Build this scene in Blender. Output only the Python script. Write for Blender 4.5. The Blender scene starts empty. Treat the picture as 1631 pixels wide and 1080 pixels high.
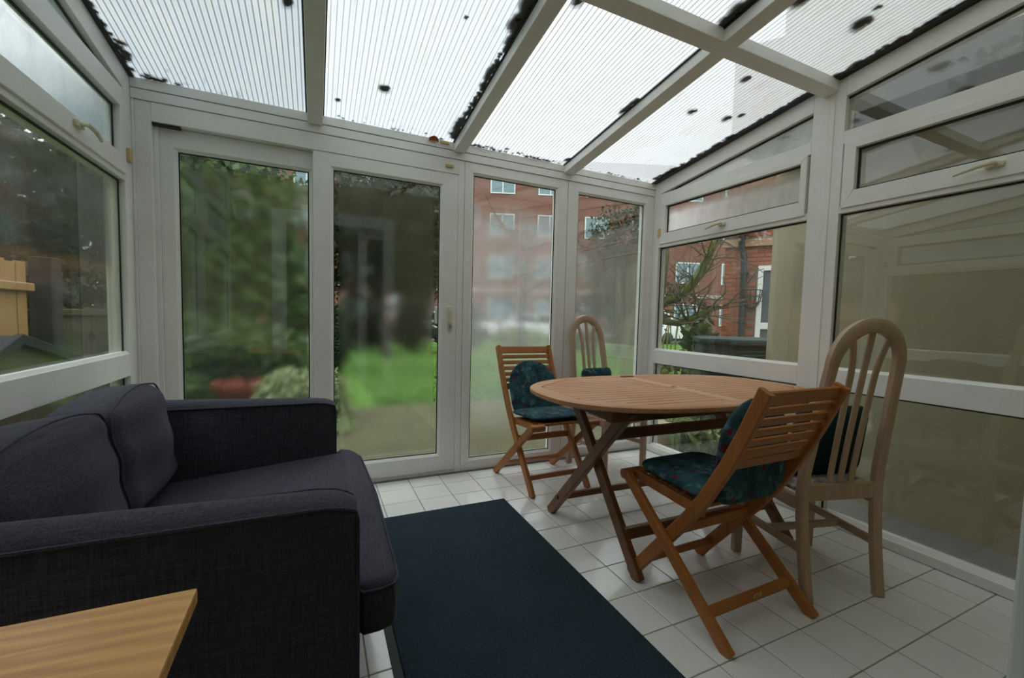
import bpy, bmesh, math, random
import numpy as np
from mathutils import Vector, Matrix
random.seed(7); RNG = np.random.default_rng(7)
sc = bpy.context.scene
COL = sc.collection
PI = math.pi

# ------------------------------------------------------------------ camera
def make_camera():
    yaw, pitch, roll, f = .4691, -.0629, .0286, 717.74
    fw = Vector((math.sin(yaw)*math.cos(pitch), math.cos(yaw)*math.cos(pitch), math.sin(pitch)))
    rt = Vector((math.cos(yaw), -math.sin(yaw), 0)); up = rt.cross(fw)
    r2 = rt*math.cos(roll) + up*math.sin(roll); u2 = -rt*math.sin(roll) + up*math.cos(roll)
    cd = bpy.data.cameras.new('camera'); co = bpy.data.objects.new('camera', cd); COL.objects.link(co)
    m = Matrix((r2, u2, -fw)).transposed().to_4x4(); m.translation = (0, 0, 1.0703)
    co.matrix_world = m
    cd.sensor_width = 36; cd.lens = f/1631*36; cd.shift_x = -50.6/1631; cd.shift_y = 13.6/1631
    cd.clip_start = .02; cd.clip_end = 300
    sc.camera = co
make_camera()

# ------------------------------------------------------------------ overcast sky
w = bpy.data.worlds.new('overcast'); sc.world = w; w.use_nodes = True
nt = w.node_tree; nt.nodes.clear()
wo = nt.nodes.new('ShaderNodeOutputWorld'); bg = nt.nodes.new('ShaderNodeBackground')
tc = nt.nodes.new('ShaderNodeTexCoord'); sx = nt.nodes.new('ShaderNodeSeparateXYZ')
rp = nt.nodes.new('ShaderNodeValToRGB')                      # CIE-like overcast dome: zenith about three times the horizon
rp.color_ramp.elements[0].position = 0; rp.color_ramp.elements[0].color = (.34, .36, .375, 1)
rp.color_ramp.elements[1].position = .9; rp.color_ramp.elements[1].color = (1.0, 1.03, 1.06, 1)
nt.links.new(tc.outputs['Generated'], sx.inputs[0]); nt.links.new(sx.outputs['Z'], rp.inputs[0])
nt.links.new(rp.outputs[0], bg.inputs[0]); bg.inputs[1].default_value = 2.3
nt.links.new(bg.outputs[0], wo.inputs[0])
vs = sc.view_settings
vs.view_transform = 'Standard'; vs.look = 'None'; vs.gamma = 1; vs.use_curve_mapping = False
vs.exposure = 0.62
sc.cycles.use_denoising = True
sc.cycles.max_bounces = 14; sc.cycles.transparent_max_bounces = 24; sc.cycles.diffuse_bounces = 5
sc.cycles.glossy_bounces = 5; sc.cycles.transmission_bounces = 10

# ------------------------------------------------------------------ object helpers
def link(o, parent=None):
    COL.objects.link(o)
    if parent is not None: o.parent = parent
    return o
def tag(o, label=None, cat=None, group=None, kind=None):
    for k, v in (('label', label), ('category', cat), ('group', group), ('kind', kind)):
        if v: o[k] = v
    return o
def thing(name, label, cat, loc=(0, 0, 0), rz=0, group=None, kind=None):
    o = bpy.data.objects.new(name, None); link(o); o.location = loc; o.rotation_euler = (0, 0, rz)
    o.empty_display_size = .1
    return tag(o, label, cat, group, kind)
def copy_tree(o, parent=None):
    c = o.copy(); COL.objects.link(c)
    if parent is not None: c.parent = parent
    for ch in list(o.children): copy_tree(ch, c)
    return c

def mesh_obj(name, verts, faces, mat, parent=None, smooth=False):
    me = bpy.data.meshes.new(name); me.from_pydata([tuple(v) for v in verts], [], faces); me.update()
    if smooth: me.polygons.foreach_set('use_smooth', [True]*len(me.polygons))
    for m in (mat if isinstance(mat, (list, tuple)) else [mat]): me.materials.append(m)
    return link(bpy.data.objects.new(name, me), parent)

class MB:
    """collects shapes that belong to ONE mesh object"""
    def __init__(s): s.bm = bmesh.new()
    def _bev(s, vs_, b, seg=1):
        if b:
            es = list({e for v in vs_ for e in v.link_edges})
            bmesh.ops.bevel(s.bm, geom=es, offset=b, segments=seg, affect='EDGES', profile=.6, clamp_overlap=True)
    def box(s, x0, x1, y0, y1, z0, z1, b=0, seg=1):
        return s.hull([(x, y, z) for z in (z0, z1) for x, y in ((x0, y0), (x1, y0), (x1, y1), (x0, y1))], b, seg)
    def hull(s, p, b=0, seg=1):
        """8 points: bottom ring then top ring"""
        v = [s.bm.verts.new(q) for q in p]; n = len(p)//2
        s.bm.faces.new(v[:n][::-1]); s.bm.faces.new(v[n:])
        for i in range(n):
            j = (i+1) % n; s.bm.faces.new((v[i], v[j], v[n+j], v[n+i]))
        s._bev(v, b, seg); return s
    def prism(s, poly, axis, a0, a1, b=0, seg=1):
        """extrude a 2-D polygon along axis 'x','y' or 'z'"""
        def P(u, v, a): return {'x': (a, u, v), 'y': (u, a, v), 'z': (u, v, a)}[axis]
        return s.hull([P(u, v, a0) for u, v in poly] + [P(u, v, a1) for u, v in poly], b, seg)
    def bar(s, p0, p1, wx, wt, side=(1, 0, 0), b=0, seg=1):
        """straight bar of section wx (along side) by wt"""
        p0, p1, a = Vector(p0), Vector(p1), Vector(side)
        d = (p1-p0).normalized(); a = (a-d*a.dot(d)).normalized(); n = d.cross(a)
        r = lambda p: [p+a*wx*i/2+n*wt*j/2 for i, j in ((-1, -1), (1, -1), (1, 1), (-1, 1))]
        return s.hull(r(p0)+r(p1), b, seg)
    def sweep(s, pts, prof, side, closed=False):
        """sweep a 2-D profile along pts; side = fixed direction for profile u"""
        pts = [Vector(p) for p in pts]; a0 = Vector(side); rings = []
        for i, p in enumerate(pts):
            d = (pts[min(i+1, len(pts)-1)]-pts[max(i-1, 0)]).normalized()
            a = (a0-d*a0.dot(d)).normalized(); n = d.cross(a)
            rings.append([s.bm.verts.new(p+a*u+n*v) for u, v in prof])
        m = len(prof)
        for r0, r1 in zip(rings, rings[1:]):
            for k in range(m): s.bm.faces.new((r0[k], r0[(k+1) % m], r1[(k+1) % m], r1[k]))
        s.bm.faces.new(rings[0][::-1]); s.bm.faces.new(rings[-1]); return s
    def tube(s, pts, r, n=8, side=None):
        pts = [Vector(p) for p in pts]; rr = r if isinstance(r, (list, tuple)) else [r]*len(pts); rings = []
        ref = Vector(side) if side else Vector((.31, .23, .92))
        for i, p in enumerate(pts):
            d = (pts[min(i+1, len(pts)-1)]-pts[max(i-1, 0)]).normalized()
            a = (ref-d*ref.dot(d)).normalized(); c = d.cross(a)
            rings.append([s.bm.verts.new(p+(a*math.cos(t)+c*math.sin(t))*rr[i]) for t in [2*PI*k/n for k in range(n)]])
        for r0, r1 in zip(rings, rings[1:]):
            for k in range(n): s.bm.faces.new((r0[k], r0[(k+1) % n], r1[(k+1) % n], r1[k]))
        s.bm.faces.new(rings[0][::-1]); s.bm.faces.new(rings[-1]); return s
    def lathe(s, prof, c=(0, 0), n=20):
        rings = [[s.bm.verts.new((c[0]+r*math.cos(t), c[1]+r*math.sin(t), z)) for t in [2*PI*k/n for k in range(n)]] for r, z in prof]
        for r0, r1 in zip(rings, rings[1:]):
            for k in range(n): s.bm.faces.new((r0[k], r0[(k+1) % n], r1[(k+1) % n], r1[k]))
        s.bm.faces.new(rings[0][::-1]); s.bm.faces.new(rings[-1]); return s
    def rings(s, rs, cap=True):
        R_ = [[s.bm.verts.new(p) for p in r] for r in rs]; m = len(R_[0])
        for r0, r1 in zip(R_, R_[1:]):
            for k in range(m): s.bm.faces.new((r0[k], r0[(k+1) % m], r1[(k+1) % m], r1[k]))
        if cap: s.bm.faces.new(R_[0][::-1]); s.bm.faces.new(R_[-1])
        return s
    def inflate(s, outline, t, M=None, power=2.6, steps=7, crown=1.0):
        """pillow: a 2-D outline blown up to thickness t, in the local XY plane, then moved by M"""
        M = M or Matrix(); cx = sum(p[0] for p in outline)/len(outline); cy = sum(p[1] for p in outline)/len(outline)
        rs = []
        for k in range(2*steps+1):
            q = k/steps-1; sgn = -1 if q < 0 else 1
            ang = (1-abs(q))*PI/2
            sc_ = max(math.sin(ang)**.55 if q else 1, .02) if abs(q) < 1 else .02
            h = sgn*t/2*(max(0, 1-sc_**power))**(.5)*crown
            rs.append([M @ Vector((cx+(x-cx)*sc_, cy+(y-cy)*sc_, h)) for x, y in outline])
        return s.rings(rs)
    def softbox(s, sx_, sy_, sz_, r, bulge=(0, 0, 0), M=None, n=10, fn=None):
        """rounded box with bulging faces, centred on the origin, then moved by M"""
        M = M or Matrix(); h = Vector((sx_/2, sy_/2, sz_/2)); grid = {}
        def vert(i, j, k):
            key = (i, j, k)
            if key in grid: return grid[key]
            p = Vector((2*i/n-1, 2*j/n-1, 2*k/n-1))
            e = Vector([math.copysign(abs(c)**.8, c) for c in p])
            q = Vector((e.x*h.x, e.y*h.y, e.z*h.z)); inn = Vector([max(-h[a]+r, min(h[a]-r, q[a])) for a in range(3)])
            d = q-inn
            if d.length > 1e-9: q = inn+d.normalized()*r
            for a in range(3):
                b_, c_ = (a+1) % 3, (a+2) % 3
                q[a] += bulge[a]*e[a]*(1-e[b_]**2)*(1-e[c_]**2)
            if fn: q = fn(q)
            grid[key] = s.bm.verts.new(M @ q); return grid[key]
        for a in range(3):
            for side in (0, n):
                for u in range(n):
                    for v in range(n):
                        def K(uu, vv):
                            k = [0, 0, 0]; k[a] = side; k[(a+1) % 3] = uu; k[(a+2) % 3] = vv; return vert(*k)
                        f = [K(u, v), K(u+1, v), K(u+1, v+1), K(u, v+1)]
                        s.bm.faces.new(f if side else f[::-1])
        return s
    def build(s, name, mat, parent=None, smooth=False, loc=None):
        bmesh.ops.recalc_face_normals(s.bm, faces=s.bm.faces[:])
        me = bpy.data.meshes.new(name); s.bm.to_mesh(me); s.bm.free()
        for m in (mat if isinstance(mat, (list, tuple)) else [mat]): me.materials.append(m)
        if smooth:
            me.polygons.foreach_set('use_smooth', [True]*len(me.polygons))
            if smooth != 'all':
                try: me.set_sharp_from_angle(angle=math.radians(40))
                except Exception: pass
        o = link(bpy.data.objects.new(name, me), parent)
        if loc: o.location = loc
        return o
def box(name, mat, parent, x0, x1, y0, y1, z0, z1, b=.003):
    return MB().box(x0, x1, y0, y1, z0, z1, b).build(name, mat, parent)

# ------------------------------------------------------------------ materials
class NT:
    def __init__(s, name):
        s.m = bpy.data.materials.new(name); s.m.use_nodes = True; s.t = s.m.node_tree; s.t.nodes.clear()
        s.out = s.t.nodes.new('ShaderNodeOutputMaterial')
    def n(s, t, **k):
        nd = s.t.nodes.new('ShaderNode'+t)
        for a, v in k.items():
            if a in nd.inputs.keys(): s.put(nd.inputs[a], v)
            else: setattr(nd, a, v)
        return nd
    def put(s, sock, v):
        if isinstance(v, bpy.types.NodeSocket): s.t.links.new(v, sock)
        elif isinstance(v, bpy.types.Node): s.t.links.new(v.outputs[0], sock)
        else:
            if sock.type == 'RGBA' and len(v) == 3: v = (*v, 1)
            sock.default_value = v
    def math(s, op, a, b=0, c=None, clamp=False):
        nd = s.t.nodes.new('ShaderNodeMath'); nd.operation = op; nd.use_clamp = clamp
        s.put(nd.inputs[0], a); s.put(nd.inputs[1], b)
        if c is not None: s.put(nd.inputs[2], c)
        return nd.outputs[0]
    def ramp(s, fac, *st):
        nd = s.t.nodes.new('ShaderNodeValToRGB'); s.put(nd.inputs[0], fac); e = nd.color_ramp.elements
        while len(e) < len(st): e.new(.5)
        for i, (p, c) in enumerate(st):
            e[i].position = p; e[i].color = (c, c, c, 1) if isinstance(c, (int, float)) else (*c, 1)
        return nd.outputs[0]
    def mixc(s, f, a, b, blend='MIX'):
        nd = s.t.nodes.new('ShaderNodeMix'); nd.data_type = 'RGBA'; nd.blend_type = blend
        s.put(nd.inputs[0], f); s.put(nd.inputs[6], a); s.put(nd.inputs[7], b); return nd.outputs[2]
    def mixs(s, f, a, b):
        nd = s.t.nodes.new('ShaderNodeMixShader'); s.put(nd.inputs[0], f); s.put(nd.inputs[1], a); s.put(nd.inputs[2], b); return nd.outputs[0]
    def coord(s, which='Object', scale=(1, 1, 1), rot=(0, 0, 0)):
        t = s.t.nodes.new('ShaderNodeTexCoord'); mp = s.t.nodes.new('ShaderNodeMapping')
        s.t.links.new(t.outputs[which], mp.inputs[0]); mp.inputs[3].default_value = scale; mp.inputs[2].default_value = rot
        return mp.outputs[0]
    def noise(s, vec, scale, detail=4, rough=.55):
        nd = s.t.nodes.new('ShaderNodeTexNoise'); s.put(nd.inputs['Vector'], vec); nd.inputs['Scale'].default_value = scale
        nd.inputs['Detail'].default_value = detail; nd.inputs['Roughness'].default_value = rough; return nd.outputs[0]
    def pbr(s, color, rough=.5, bump=None, bstr=.2, bdist=.002, metal=0, spec=.5, sheen=0):
        p = s.t.nodes.new('ShaderNodeBsdfPrincipled'); s.put(p.inputs['Base Color'], color); s.put(p.inputs['Roughness'], rough)
        p.inputs['Metallic'].default_value = metal; p.inputs['Specular IOR Level'].default_value = spec
        if sheen: p.inputs['Sheen Weight'].default_value = sheen
        if bump is not None:
            b = s.t.nodes.new('ShaderNodeBump'); b.inputs['Strength'].default_value = bstr; b.inputs['Distance'].default_value = bdist
            s.put(b.inputs['Height'], bump); s.t.links.new(b.outputs[0], p.inputs['Normal'])
        return p.outputs[0]
    def end(s, sh): s.t.links.new(sh, s.out.inputs[0]); return s.m

def plain(name, c, rough=.5, metal=0, var=.12, scale=8, spec=.5, bump=0):
    t = NT(name); v = t.coord('Object'); n = t.noise(v, scale, 5)
    col = t.mixc(n, [x*(1-var) for x in c], [min(1, x*(1+var)) for x in c])
    return t.end(t.pbr(col, rough, n if bump else None, bump, .004, metal, spec))

def mat_upvc():
    t = NT('white_upvc'); v = t.coord('Object'); n = t.noise(v, 3, 6, .65); f = t.noise(v, 60, 2)
    c = t.mixc(t.ramp(n, (.35, 0), (.75, 1)), (.85, .845, .82), (.77, .76, .725))
    c = t.mixc(t.ramp(f, (.62, 0), (.72, .12)), c, (.36, .33, .28))
    return t.end(t.pbr(c, .38, f, .05, .001))
def mat_wood(name, a, b, d, axis=0, scale=1.0, rough=.45):
    t = NT(name); s_ = [26, 26, 26]; s_[axis] = 1.6
    v = t.coord('Object', tuple(x*scale for x in s_)); n = t.noise(v, 1.0, 5, .6)
    n2 = t.noise(t.coord('Object', (3, 3, 3)), 1.0, 3)
    inf = t.t.nodes.new('ShaderNodeObjectInfo')
    c = t.mixc(t.ramp(n, (.3, 0), (.7, 1)), a, b); c = t.mixc(t.ramp(n2, (.45, 0), (.8, .6)), c, d)
    c = t.mixc(t.math('MULTIPLY', inf.outputs['Random'], .35), c, [x*.72 for x in a])
    return t.end(t.pbr(c, rough, n, .12, .001))
def mat_oak():
    t = NT('oak_veneer'); v = t.coord('Object', (1.0, 7.5, 7.5), (0, 0, .5)); d = t.noise(t.coord('Object', (.9, 1.6, 1.6)), 2.2, 2)
    wv = t.n('TexWave', wave_type='BANDS', bands_direction='Y'); t.put(wv.inputs['Vector'], t.coord('Object', (2.2, 9, 9), (0, 0, .45)))
    wv.inputs['Scale'].default_value = 1.0; wv.inputs['Distortion'].default_value = 14; wv.inputs['Detail'].default_value = 3; wv.inputs['Detail Scale'].default_value = .9
    f = t.noise(t.coord('Object', (6, 160, 160)), 1, 3)
    c = t.mixc(wv.outputs['Fac'] if 'Fac' in wv.outputs else wv.outputs[1], (.72, .355, .095), (.50, .215, .045))
    c = t.mixc(t.ramp(f, (.45, 0), (.7, .5)), c, (.33, .15, .04)); c = t.mixc(t.ramp(d, (.35, 0), (.75, .55)), c, (.76, .43, .14))
    return t.end(t.pbr(c, .35, f, .06, .0006))
def mat_sofa():
    t = NT('charcoal_linen_weave')
    a = t.noise(t.coord('Object', (14, 420, 420)), 1, 3); b = t.noise(t.coord('Object', (420, 420, 10)), 1, 3); d = t.noise(t.coord('Object', (420, 12, 420)), 1, 3)
    s_ = t.math('ADD', t.math('ADD', a, b), d); s_ = t.math('MULTIPLY', s_, .333)
    m = t.ramp(s_, (.40, 0), (.62, 1))
    c = t.mixc(m, (.024, .024, .034), (.076, .074, .098))
    return t.end(t.pbr(c, .92, s_, .35, .0015, spec=.2, sheen=.04))
def mat_rug():
    t = NT('navy_rug_pile'); v = t.coord('Object'); n = t.noise(v, 170, 3, .8); l = t.noise(v, 4.2, 5)
    c = t.mixc(l, (.011, .018, .024), (.026, .041, .052)); c = t.mixc(t.ramp(n, (.48, 0), (.72, .75)), c, (.048, .085, .11))
    return t.end(t.pbr(c, .97, n, .8, .003, spec=.15))
def mat_tile():
    t = NT('white_floor_tile'); v = t.coord('Object'); inf = t.t.nodes.new('ShaderNodeObjectInfo')
    g = t.t.nodes.new('ShaderNodeNewGeometry')
    n = t.noise(g.outputs['Position'], 9, 5); f = t.noise(g.outputs['Position'], 45, 3)
    c = t.mixc(n, (.70, .69, .665), (.78, .775, .755)); c = t.mixc(t.math('MULTIPLY', inf.outputs['Random'], .3), c, (.66, .64, .60))
    c = t.mixc(t.ramp(f, (.66, 0), (.76, .2)), c, (.45, .42, .36))
    r = t.ramp(n, (.3, .10), (.8, .16))
    rp_ = t.noise(g.outputs['Position'], 26, 3, .5)
    return t.end(t.pbr(c, r, rp_, .16, .003))
def mat_cushion():
    t = NT('teal_tapestry_fabric'); v = t.coord('Object')
    vo = t.n('TexVoronoi'); t.put(vo.inputs['Vector'], v); vo.inputs['Scale'].default_value = 17
    n = t.noise(v, 14, 5, .7); n2 = t.noise(v, 23, 4); f = t.noise(v, 320, 2)
    c = t.mixc(t.ramp(n, (.38, 0), (.62, 1)), (.008, .030, .040), (.035, .105, .125))
    c = t.mixc(t.ramp(n2, (.58, 0), (.64, 1)), c, (.085, .16, .18))
    c = t.mixc(t.ramp(vo.outputs['Distance'], (.14, 1), (.28, 0)), c, (.14, .012, .030))
    c = t.mixc(t.ramp(f, (.4, 0), (.7, .35)), c, (.02, .03, .04))
    return t.end(t.pbr(c, .9, f, .4, .001, spec=.2))
def mat_seatpad():
    t = NT('mottled_grey_upholstery'); v = t.coord('Object'); n = t.noise(v, 28, 5, .7); f = t.noise(v, 240, 2)
    c = t.mixc(t.ramp(n, (.4, 0), (.6, 1)), (.20, .16, .14), (.55, .50, .47))
    return t.end(t.pbr(c, .9, f, .4, .001, spec=.2))
def mat_roof(name='twinwall_polycarbonate', clean=(.79, .81, .815), wb=.54):
    """twin-wall polycarbonate: webs every 23 mm, a little algae, part clear, part diffusing"""
    t = NT(name); v = t.coord('Object')
    sp = t.n('SeparateXYZ'); t.put(sp.inputs[0], v)
    fr = t.math('FRACT', t.math('MULTIPLY', sp.outputs[0], 1/.0235)); d = t.math('ABSOLUTE', t.math('SUBTRACT', fr, .5))
    web = t.ramp(d, (.0, wb), (.07, wb+.14), (.16, 1), (.42, 1), (.5, .88))
    al = t.noise(t.coord('Object', (2.4, .8, 1)), 2.6, 6, .7); sk = t.noise(t.coord('Object', (14, 2, 1)), 2.2, 6, .75)
    c = t.mixc(t.ramp(al, (.5, 0), (.8, .5)), clean, (.74, .73, .64))
    c = t.mixc(t.ramp(sk, (.54, 0), (.70, .6)), c, (.66, .63, .54))
    c = t.mixc(1.0, c, web, 'MULTIPLY')
    tr = t.n('BsdfTransparent'); t.put(tr.inputs[0], c); tl = t.n('BsdfTranslucent'); t.put(tl.inputs[0], c)
    di = t.n('BsdfDiffuse'); t.put(di.inputs[0], (.5, .5, .48)); gl = t.n('BsdfGlossy'); gl.inputs['Roughness'].default_value = .25
    s_ = t.mixs(.50, tr.outputs[0], tl.outputs[0]); s_ = t.mixs(.08, s_, di.outputs[0])
    lw = t.n('LayerWeight'); fc = t.math('MULTIPLY', t.math('POWER', lw.outputs['Facing'], 4), .35)
    return t.end(t.mixs(t.math('ADD', fc, .02), s_, gl.outputs[0]))

def mat_glass(name, fog=0, axis='X', ior=1.10, rough=.32, haze=.2, edge=(.05, .05), band=None, tint=(.93, .955, .94), refl=.085, drips=0, hz=(.9, .93, .95), nsc=3.0, dif=.35):
    t = NT(name)
    tr = t.n('BsdfTransparent'); t.put(tr.inputs[0], tint)
    gl = t.n('BsdfGlossy'); gl.inputs['Roughness'].default_value = .004
    lw = t.n('LayerWeight'); sch = t.math('ADD', t.math('MULTIPLY', t.math('POWER', lw.outputs['Facing'], 5), .75), refl)
    body = tr.outputs[0]
    if fog:
        co = t.t.nodes.new('ShaderNodeTexCoord'); sp = t.n('SeparateXYZ'); t.put(sp.inputs[0], co.outputs['Generated'])
        u = sp.outputs[0 if axis == 'X' else 1]; v = sp.outputs[2]
        eu = t.math('SUBTRACT', .5, t.math('ABSOLUTE', t.math('SUBTRACT', u, .5))); ev = t.math('SUBTRACT', .5, t.math('ABSOLUTE', t.math('SUBTRACT', v, .5)))
        n = t.noise(t.coord('Object', (2, 2, 1)), nsc, 5, .6)
        eu = t.math('ADD', eu, t.math('MULTIPLY', t.math('SUBTRACT', n, .5), edge[0]*.8))
        mu = t.ramp(t.math('DIVIDE', eu, edge[0]*2), (.3, 0), (.6, 1)); mv = t.ramp(t.math('DIVIDE', ev, edge[1]*2), (.3, 0), (.75, 1))
        m = t.math('MULTIPLY', mu, mv)
        m = t.math('MULTIPLY', m, t.ramp(n, (.2, .55), (.55, 1)))
        hzm = haze
        if band:                         # heavier condensation in a band of height: list of (v, weight)
            b = t.ramp(v, *band); m = t.math('MULTIPLY', m, b); hzm = t.math('MULTIPLY', b, haze)
        if drips:                        # clear runs where drops have slid down
            dn = t.noise(t.coord('Object', (38, 38, .9)), 1, 2); dl = t.ramp(v, (0, 1), (.35, .7), (.6, 0))
            m = t.math('MULTIPLY', m, t.math('SUBTRACT', 1, t.math('MULTIPLY', t.ramp(dn, (.63, 0), (.67, 1)), dl)))
        rf = t.n('BsdfRefraction'); rf.inputs['IOR'].default_value = ior; rf.inputs['Roughness'].default_value = rough; t.put(rf.inputs[0], (.95, .97, .95))
        tl = t.n('BsdfTranslucent'); t.put(tl.inputs[0], hz); di = t.n('BsdfDiffuse'); t.put(di.inputs[0], hz)
        h = t.mixs(dif, tl.outputs[0], di.outputs[0])
        fg = t.mixs(hzm, rf.outputs[0], h)
        body = t.mixs(t.math('MULTIPLY', m, fog), body, fg)
    return t.end(t.mixs(sch, body, gl.outputs[0]))

def mat_brick(name, c1, c2, mortar, s=1.0, axis='XZ'):
    t = NT(name); g = t.t.nodes.new('ShaderNodeTexCoord'); sp = t.n('SeparateXYZ'); t.put(sp.inputs[0], g.outputs['Object'])
    cb = t.n('CombineXYZ'); t.put(cb.inputs[0], sp.outputs[0 if axis[0] == 'X' else 1]); t.put(cb.inputs[1], sp.outputs[2])
    b = t.n('TexBrick'); t.put(b.inputs['Vector'], cb.outputs[0]); t.put(b.inputs['Color1'], c1); t.put(b.inputs['Color2'], c2); t.put(b.inputs['Mortar'], mortar)
    b.inputs['Scale'].default_value = 1/s; b.inputs['Brick Width'].default_value = .225; b.inputs['Row Height'].default_value = .075
    b.inputs['Mortar Size'].default_value = .006; b.inputs['Bias'].default_value = 0
    n = t.noise(g.outputs['Object'], 1.2, 5)
    c = t.mixc(t.ramp(n, (.4, 0), (.8, .4)), b.outputs['Color'], [x*.6 for x in c1])
    return t.end(t.pbr(c, .9, b.outputs['Fac'], -.3, .006, spec=.2))
def mat_leaf(name, a, b, rough=.55, trans=.25):
    t = NT(name); g = t.t.nodes.new('ShaderNodeNewGeometry'); n = t.noise(g.outputs['Position'], 3, 3)
    ri = g.outputs['Random Per Island']; f = t.math('ADD', t.math('MULTIPLY', ri, .7), t.math('MULTIPLY', n, .3))
    c = t.mixc(f, a, b); p = t.pbr(c, rough, spec=.3); tl = t.n('BsdfTranslucent'); t.put(tl.inputs[0], c)
    return t.end(t.mixs(trans, p, tl.outputs[0]))
def mat_grass():
    t = NT('lawn_grass'); g = t.t.nodes.new('ShaderNodeNewGeometry'); n = t.noise(g.outputs['Position'], .7, 4); f = t.noise(g.outputs['Position'], 22, 5)
    c = t.mixc(n, (.072, .158, .026), (.115, .215, .042)); c = t.mixc(t.ramp(f, (.4, 0), (.7, .6)), c, (.05, .13, .018))
    return t.end(t.pbr(c, .95, f, .6, .03, spec=.1))

UPVC = mat_upvc()
GASKET = plain('black_rubber_gasket', (.012, .012, .013), .5)
CREAM = plain('cream_plastic', (.70, .65, .50), .4, var=.12, scale=40)
AMBER = plain('yellowed_packer', (.55, .42, .17), .5, var=.2, scale=60)
TEAK = mat_wood('oiled_orange_teak', (.43, .155, .032), (.30, .095, .018), (.50, .20, .05), 2)
TEAKX = mat_wood('oiled_orange_teak_slat', (.43, .155, .032), (.30, .095, .018), (.50, .20, .05), 0)
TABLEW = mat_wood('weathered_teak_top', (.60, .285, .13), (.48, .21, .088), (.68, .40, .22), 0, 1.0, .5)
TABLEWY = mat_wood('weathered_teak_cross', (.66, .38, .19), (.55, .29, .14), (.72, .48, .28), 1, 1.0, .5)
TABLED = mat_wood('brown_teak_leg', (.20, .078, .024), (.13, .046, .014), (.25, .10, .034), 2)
LIMED = mat_wood('limed_beech', (.50, .345, .24), (.42, .275, .185), (.55, .41, .31), 2, 1.2, .45)
OAK = mat_oak(); SOFA = mat_sofa(); RUG = mat_rug(); TILE = mat_tile(); CUSH = mat_cushion(); SEATPAD = mat_seatpad()
TEALD = plain('plain_dark_teal_fabric', (.010, .036, .042), .9, var=.25, scale=120, spec=.2)
SEAM = plain('dark_seam', (.018, .018, .024), .9)
RUBBER = plain('black_rubber_edge', (.02, .022, .024), .7, var=.2, scale=90)
GROUT = plain('grey_grout', (.25, .225, .18), .9, var=.25, scale=30)
BRASS = plain('brass_plate', (.55, .42, .12), .35, 1, .1)
STEEL = plain('steel_screw', (.45, .44, .42), .35, 1)
BLACKM = plain('black_metal', (.02, .02, .022), .45)
ROOF = mat_roof(); ROOF_GREY = mat_roof('grey_polycarbonate', (.60, .635, .65), .50); ROOF_MID = mat_roof('pale_grey_polycarbonate', (.72, .75, .765), .66)  # greyer sheet tint for the two left bays, greyest at the far left
MOSS = plain('dark_moss', (.012, .015, .010), .95, var=.5, scale=60, bump=.8)
HOUSEP = plain('cream_house_paint', (.42, .38, .20), .8, var=.08, scale=3, bump=.05)
BEIGE = plain('beige_render', (.48, .42, .285), .9, var=.12, scale=2.2, bump=.1)
DARKIN = plain('dim_room_paint', (.10, .095, .085), .9)
CLEAR = mat_glass('clear_glass', refl=.11)

# ------------------------------------------------------------------ room constants (metres; floor at z = 0, camera over the origin)
XL, XR, YB, YH = -.8116, 2.4904, 2.975, .20       # left wall, right wall, garden wall, house wall
SL = .1278                                         # roof pitch
zroof = lambda y: 2.200+SL*(YB-y)                  # underside of the roof sheets
zbeam = lambda y: 2.140+SL*(YB-y)                  # underside of the roof bars
zrake = lambda y: 2.203+SL*(YB-y)
ztri = lambda y: 2.105+SL*(2.905-y)                # top of the sloping top lights

# ------------------------------------------------------------------ floor with its tiles
def build_floor():
    fl = MB().box(XL-.1, XR+.1, YH-.1, YB+.1, -.1, -.0025).build('floor', GROUT)
    tag(fl, 'white tiled conservatory floor with grey grout lines', 'floor', kind='structure')
    px, py, g = .1987, .2067, .0045
    me = {}
    nx0 = 1.3284; ny0 = .9448
    for i in range(-12, 8):
        for j in range(-5, 12):
            x0, x1 = nx0+i*px, nx0+(i+1)*px; y0, y1 = ny0+j*py, ny0+(j+1)*py
            x0, x1 = max(x0, XL), min(x1, XR); y0, y1 = max(y0, YH-.08), min(y1, YB)
            if x1-x0 < .02 or y1-y0 < .02: continue
            key = (round(x1-x0, 3), round(y1-y0, 3))
            if key not in me:
                hx, hy = key[0]/2-g/2, key[1]/2-g/2
                o = MB().box(-hx, hx, -hy, hy, -.009, 0, .0015).build('tile', TILE, fl); me[key] = o.data
            else: o = link(bpy.data.objects.new('tile', me[key]), fl)
            o.location = ((x0+x1)/2, (y0+y1)/2, random.uniform(-.0005, .0004))
            o.rotation_euler = (random.uniform(-.0016, .0016), random.uniform(-.0016, .0016), 0)
build_floor()

# ------------------------------------------------------------------ glass sorts
G_SASH = mat_glass('misted_glass_left_sash', .95, 'X', rough=.25, haze=.012, edge=(.03, .05), drips=1, refl=.12)
G_DOOR = mat_glass('misted_glass_door', .93, 'X', rough=.28, haze=.008, edge=(.085, .05), refl=.085)
G_P3 = mat_glass('misted_glass_pane', .94, 'X', rough=.23, haze=.22, edge=(.03, .13), refl=.08)
G_P4 = mat_glass('misted_glass_corner', .85, 'X', rough=.22, haze=.12, edge=(.03, .2), refl=.13)
G_LEFT = mat_glass('misted_glass_left_wall', .8, 'Y', rough=.22, haze=.045, edge=(.05, .04), band=((.02, .05), (.42, .05), (.56, .7), (.9, .9), (1, .2)), refl=.07)
G_LVENT = mat_glass('misted_glass_left_vent', .9, 'Y', rough=.4, haze=.34, edge=(.03, .08), refl=.04, hz=(.62, .80, .95))
G_RTRI = mat_glass('misted_top_light', .95, 'Y', rough=.4, haze=.65, edge=(.01, .01), refl=.11)
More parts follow.
